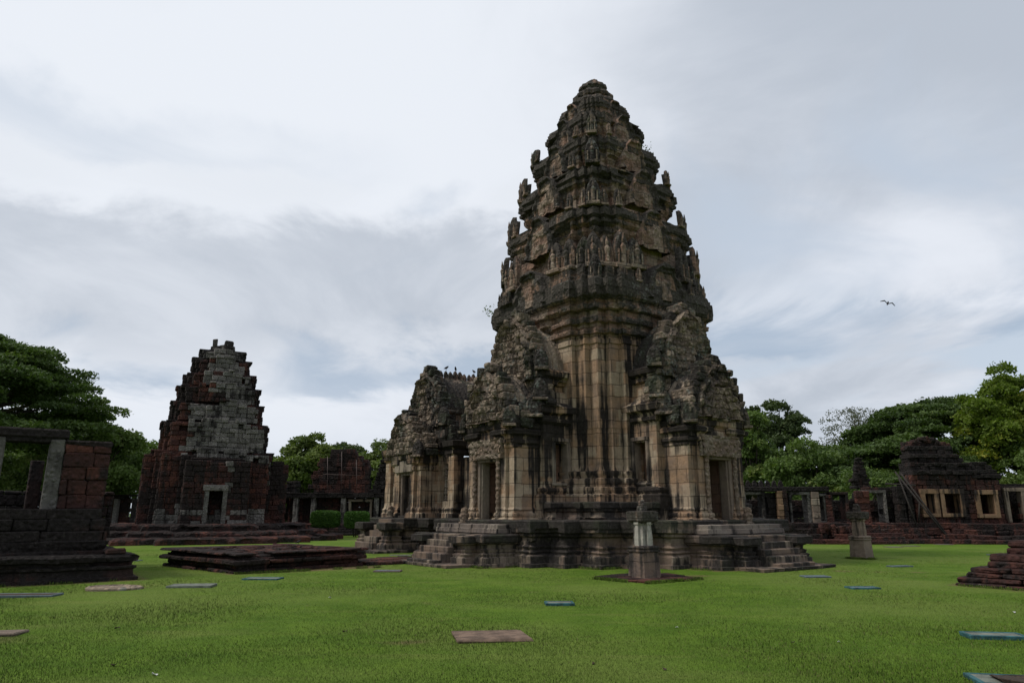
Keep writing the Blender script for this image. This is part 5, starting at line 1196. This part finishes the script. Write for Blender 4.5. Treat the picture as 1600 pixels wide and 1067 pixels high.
# ------------------------------------------------------------------ trees
def crown_pts(blobs, per, thick=.35, upb=.35):
    out = []; rn = []
    for (c, r) in blobs:
        n = int(per * (r[0] * r[1] * r[2]) ** (2 / 3) ) + 20
        d = nprng.normal(size=(n, 3)); d /= np.linalg.norm(d, axis=1)[:, None]
        d[:, 2] = np.where(d[:, 2] < -.3, -d[:, 2] * .6, d[:, 2])
        q = 1 - nprng.random(n) ** 1.6 * thick
        p = np.array(c) + d * q[:, None] * np.array(r) + nprng.normal(size=(n, 3)) * .09
        out.append(p); rn.append(np.clip(nprng.random() * .55 + nprng.random(n) * .45, 0, 1))
    return np.concatenate(out), np.concatenate(rn)
def tree(name, label, base, height, R, mat, kind='round', nblob=40, per=330, lsz=.17, trunk_h=.35, tr=.35, cat='tree', hang=0., squash=1., bscale=1., lean=(0, 0), group='trees beyond the ruins', bark=True, seed=0):
    rn = random.Random(seed * 77 + 5); root = empty(name, (base[0], base[1], 0), 0, label, cat, group)
    rx, ry, rz = R; cz = height - rz; blobs = []
    for i in range(nblob):
        for _ in range(30):
            if kind == 'umbrella':
                a = rn.uniform(0, 6.283); q = math.sqrt(rn.random()); x, y = rx * q * math.cos(a), ry * q * math.sin(a)
                z = cz + rz * (1 - q ** 2.2) * .95 - (rn.random() ** 2) * rz * .55 - .1 * rz
                br = (rn.uniform(1.3, 2.4) * bscale, rn.uniform(1.3, 2.4) * bscale, rn.uniform(.32, .6) * bscale)
            else:
                d = Vector((rn.gauss(0, 1), rn.gauss(0, 1), rn.gauss(0, 1))).normalized(); q = rn.uniform(.45, .95)
                if d.z < -.6: continue
                x, y, z = d.x * rx * q, d.y * ry * q, cz + d.z * rz * q; s = rn.uniform(.7, 1.35) * bscale
                br = (s, s, s * .75 * squash)
            break
        blobs.append(((x + lean[0] * (z - cz), y, z), br))
    p, r = crown_pts(blobs, per)
    cr = np_mesh('crown', quads(p, lsz, flat=.35 if kind == 'umbrella' else .1), 4, r, M[mat]); cr.parent = root
    mb = MB(); th = height * trunk_h
    pts = [(0, 0, -.2), (.1, 0, th * .4), (-.05, .1, th * .8), (.1, .05, th)]; tube(mb, pts, [tr * 1.5, tr, tr * .9, tr * .75], 10, rnd=.4)
    for (c, b) in rn.sample(blobs, min(len(blobs), 26)):
        m = Vector((c[0] * .45, c[1] * .45, th + (c[2] - th) * (.62 if kind == 'umbrella' else .45)))
        q = Vector(c) * .78 + m * .22
        tube(mb, [(0, 0, th * .85), m * .5 + Vector((0, 0, th * .5)), m, q, c], [tr * .55, tr * .38, tr * .26, tr * .15, .03], 6, rnd=.5)
    mb.build('trunk', M['bark'], root)
    return root
T = tree
T('rain_tree', 'huge dark spreading rain tree over the ruin at the left edge', (-46, 57), 17.0, (12.5, 9, 6.5), 'leaf_rain', 'umbrella', 260, 520, .15, .45, .7, seed=1, bscale=1.0)
T('rain_tree', 'lower bright green tree below the huge rain tree at left', (-37.5, 62), 9.2, (6.5, 5, 4.2), 'leaf_mid', 'round', 60, 420, .16, .3, .35, seed=2, bscale=1.35)
T('dark_tree', 'dark rounded tree behind the right side of the left rain tree', (-47, 76), 12.0, (5.5, 4, 3.5), 'leaf_dark', 'round', 40, 350, .2, .3, .4, seed=3, bscale=1.5)
T('small_tree', 'small bright green tree just left of the small laterite tower', (-43.5, 84), 9.6, (4.2, 3.5, 3.6), 'leaf_mid', 'round', 34, 340, .2, .3, .3, seed=4, bscale=1.4)
T('small_tree', 'leafy green tree filling the gap under the left rain tree', (-50, 70), 8.5, (8, 4, 4), 'leaf_mid', 'round', 60, 330, .2, .3, .4, seed=5, bscale=1.5)
T('broadleaf_tree', 'tall yellowish green tree between the small tower and domed gatehouse', (-22.6, 80), 10.4, (3.9, 3.5, 4.6), 'leaf_olive', 'round', 60, 420, .2, .25, .3, seed=6, bscale=1.15)
T('broadleaf_tree', 'darker leafy tree close behind the domed gatehouse', (-19.4, 82), 9.6, (3.6, 3, 4), 'leaf_dark', 'round', 40, 380, .2, .3, .3, seed=7, bscale=1.15)
T('broadleaf_tree', 'green tree peeking between the domed gatehouse and the hall', (-14.0, 76), 9.3, (2.6, 2.5, 4.0), 'leaf_olive', 'round', 34, 380, .18, .3, .3, seed=8, bscale=.95)
T('broadleaf_tree', 'low tree behind the colonnade right of the small tower', (-27.5, 84), 8.2, (3.5, 3, 3.5), 'leaf_mid', 'round', 30, 330, .2, .3, .3, seed=9, bscale=1.3)
T('dark_tree', 'large dark broken-crowned tree right behind the main tower porch', (28.6, 78), 13.6, (4.8, 4, 4.6), 'leaf_dark', 'round', 95, 330, .18, .35, .45, seed=10, bscale=.95)
T('broadleaf_tree', 'bright green tree touching the right porch of the main tower', (23.6, 70), 12.2, (2.7, 3, 5.5), 'leaf_mid', 'round', 46, 380, .17, .3, .35, seed=11, bscale=1.05)
T('broadleaf_tree', 'pale green bushy tree below the dark broken-crowned tree', (25.5, 62), 7.4, (4.6, 3, 4.0), 'leaf_mid', 'round', 52, 400, .15, .25, .3, seed=12, bscale=1.15)
T('small_tree', 'small feathery green tree behind the right gallery wall', (27.0, 55), 5.3, (2.6, 2, 2.4), 'leaf_mid', 'round', 36, 420, .12, .25, .2, seed=13, bscale=.75)
T('bare_tree', 'thin greyish tree with see-through crown far behind the right gallery', (45.2, 92), 15.4, (5.4, 4, 5.2), 'leaf_grey', 'round', 110, 75, .13, .35, .4, seed=14, bscale=1.0)
T('rain_tree', 'wide dark flat-crowned rain tree behind the right gatehouse', (42.5, 66), 12.6, (13.0, 8, 5.0), 'leaf_rain', 'umbrella', 150, 480, .16, .45, .7, seed=15, bscale=1.05)
T('rain_tree', 'lower light green spreading branch tree left of the right rain tree', (33.5, 60), 8.2, (6.5, 5, 3.6), 'leaf_rain', 'umbrella', 80, 460, .15, .4, .4, seed=16, bscale=.9)
T('flowering_tree', 'yellow-green flowering tree at the right edge', (41.6, 57), 13.6, (5.3, 4.5, 6.2), 'leaf_yellow', 'round', 150, 480, .15, .3, .4, seed=17, bscale=.95)
T('dark_tree', 'dark green leafy tree under the yellow tree at right edge', (41.5, 53.5), 8.6, (4.5, 3, 4.6), 'leaf_mid', 'round', 60, 430, .14, .25, .35, seed=18, bscale=1.05)
# shrubs filling the far ground line behind the galleries
for i, (x, y, w, h, lab) in enumerate(((-60, 90, 12, 7, 'dense shrubs far behind the left rain tree'), (-32, 92, 10, 5, 'dense shrubs far behind the small laterite tower'), (-8, 92, 10, 5, 'dense shrubs far behind the hall'), (22, 84, 9, 5.5, 'dense shrubs behind the gallery beside the main tower'), (38, 84, 10, 5.5, 'dense shrubs behind the middle of the right gallery'), (60, 88, 14, 6, 'dense shrubs behind the right gatehouse'))):
    T('shrub_belt', lab, (x, y), h, (w, 3, h * .6), 'leaf_dark', 'round', 46, 160, .3, .2, .2, cat='shrubs', seed=30 + i, bscale=2.0, group='shrub belts on the far side')
# weeds growing on the tower
def weed(x, y, z, s, lab):
    n = 60; p = nprng.normal(size=(n, 3)) * np.array([.14, .14, .12]) * s + np.array([0, 0, .15 * s]); o = np_mesh('weed', quads(p, .05 * s), 4, nprng.random(n), M['leaf_mid'])
    X, Y = w2((CX, CY), x, y); o.location = (X, Y, z); props(o, lab, 'weed')
weed(1.7, 1.7, 18.6, 1.3, 'small weed sprouting high on the right edge of the tower crown')
weed(1.95, 1.7, 18.25, .8, 'tiny weed below another on the right edge of the tower crown')
weed(-3.7, -3.7, 10.95, 1.1, 'small weed on the left tip of the tower main cornice')
weed(2.3, -2.4, 17.0, .8, 'small bright weed on the front of the tower crown')
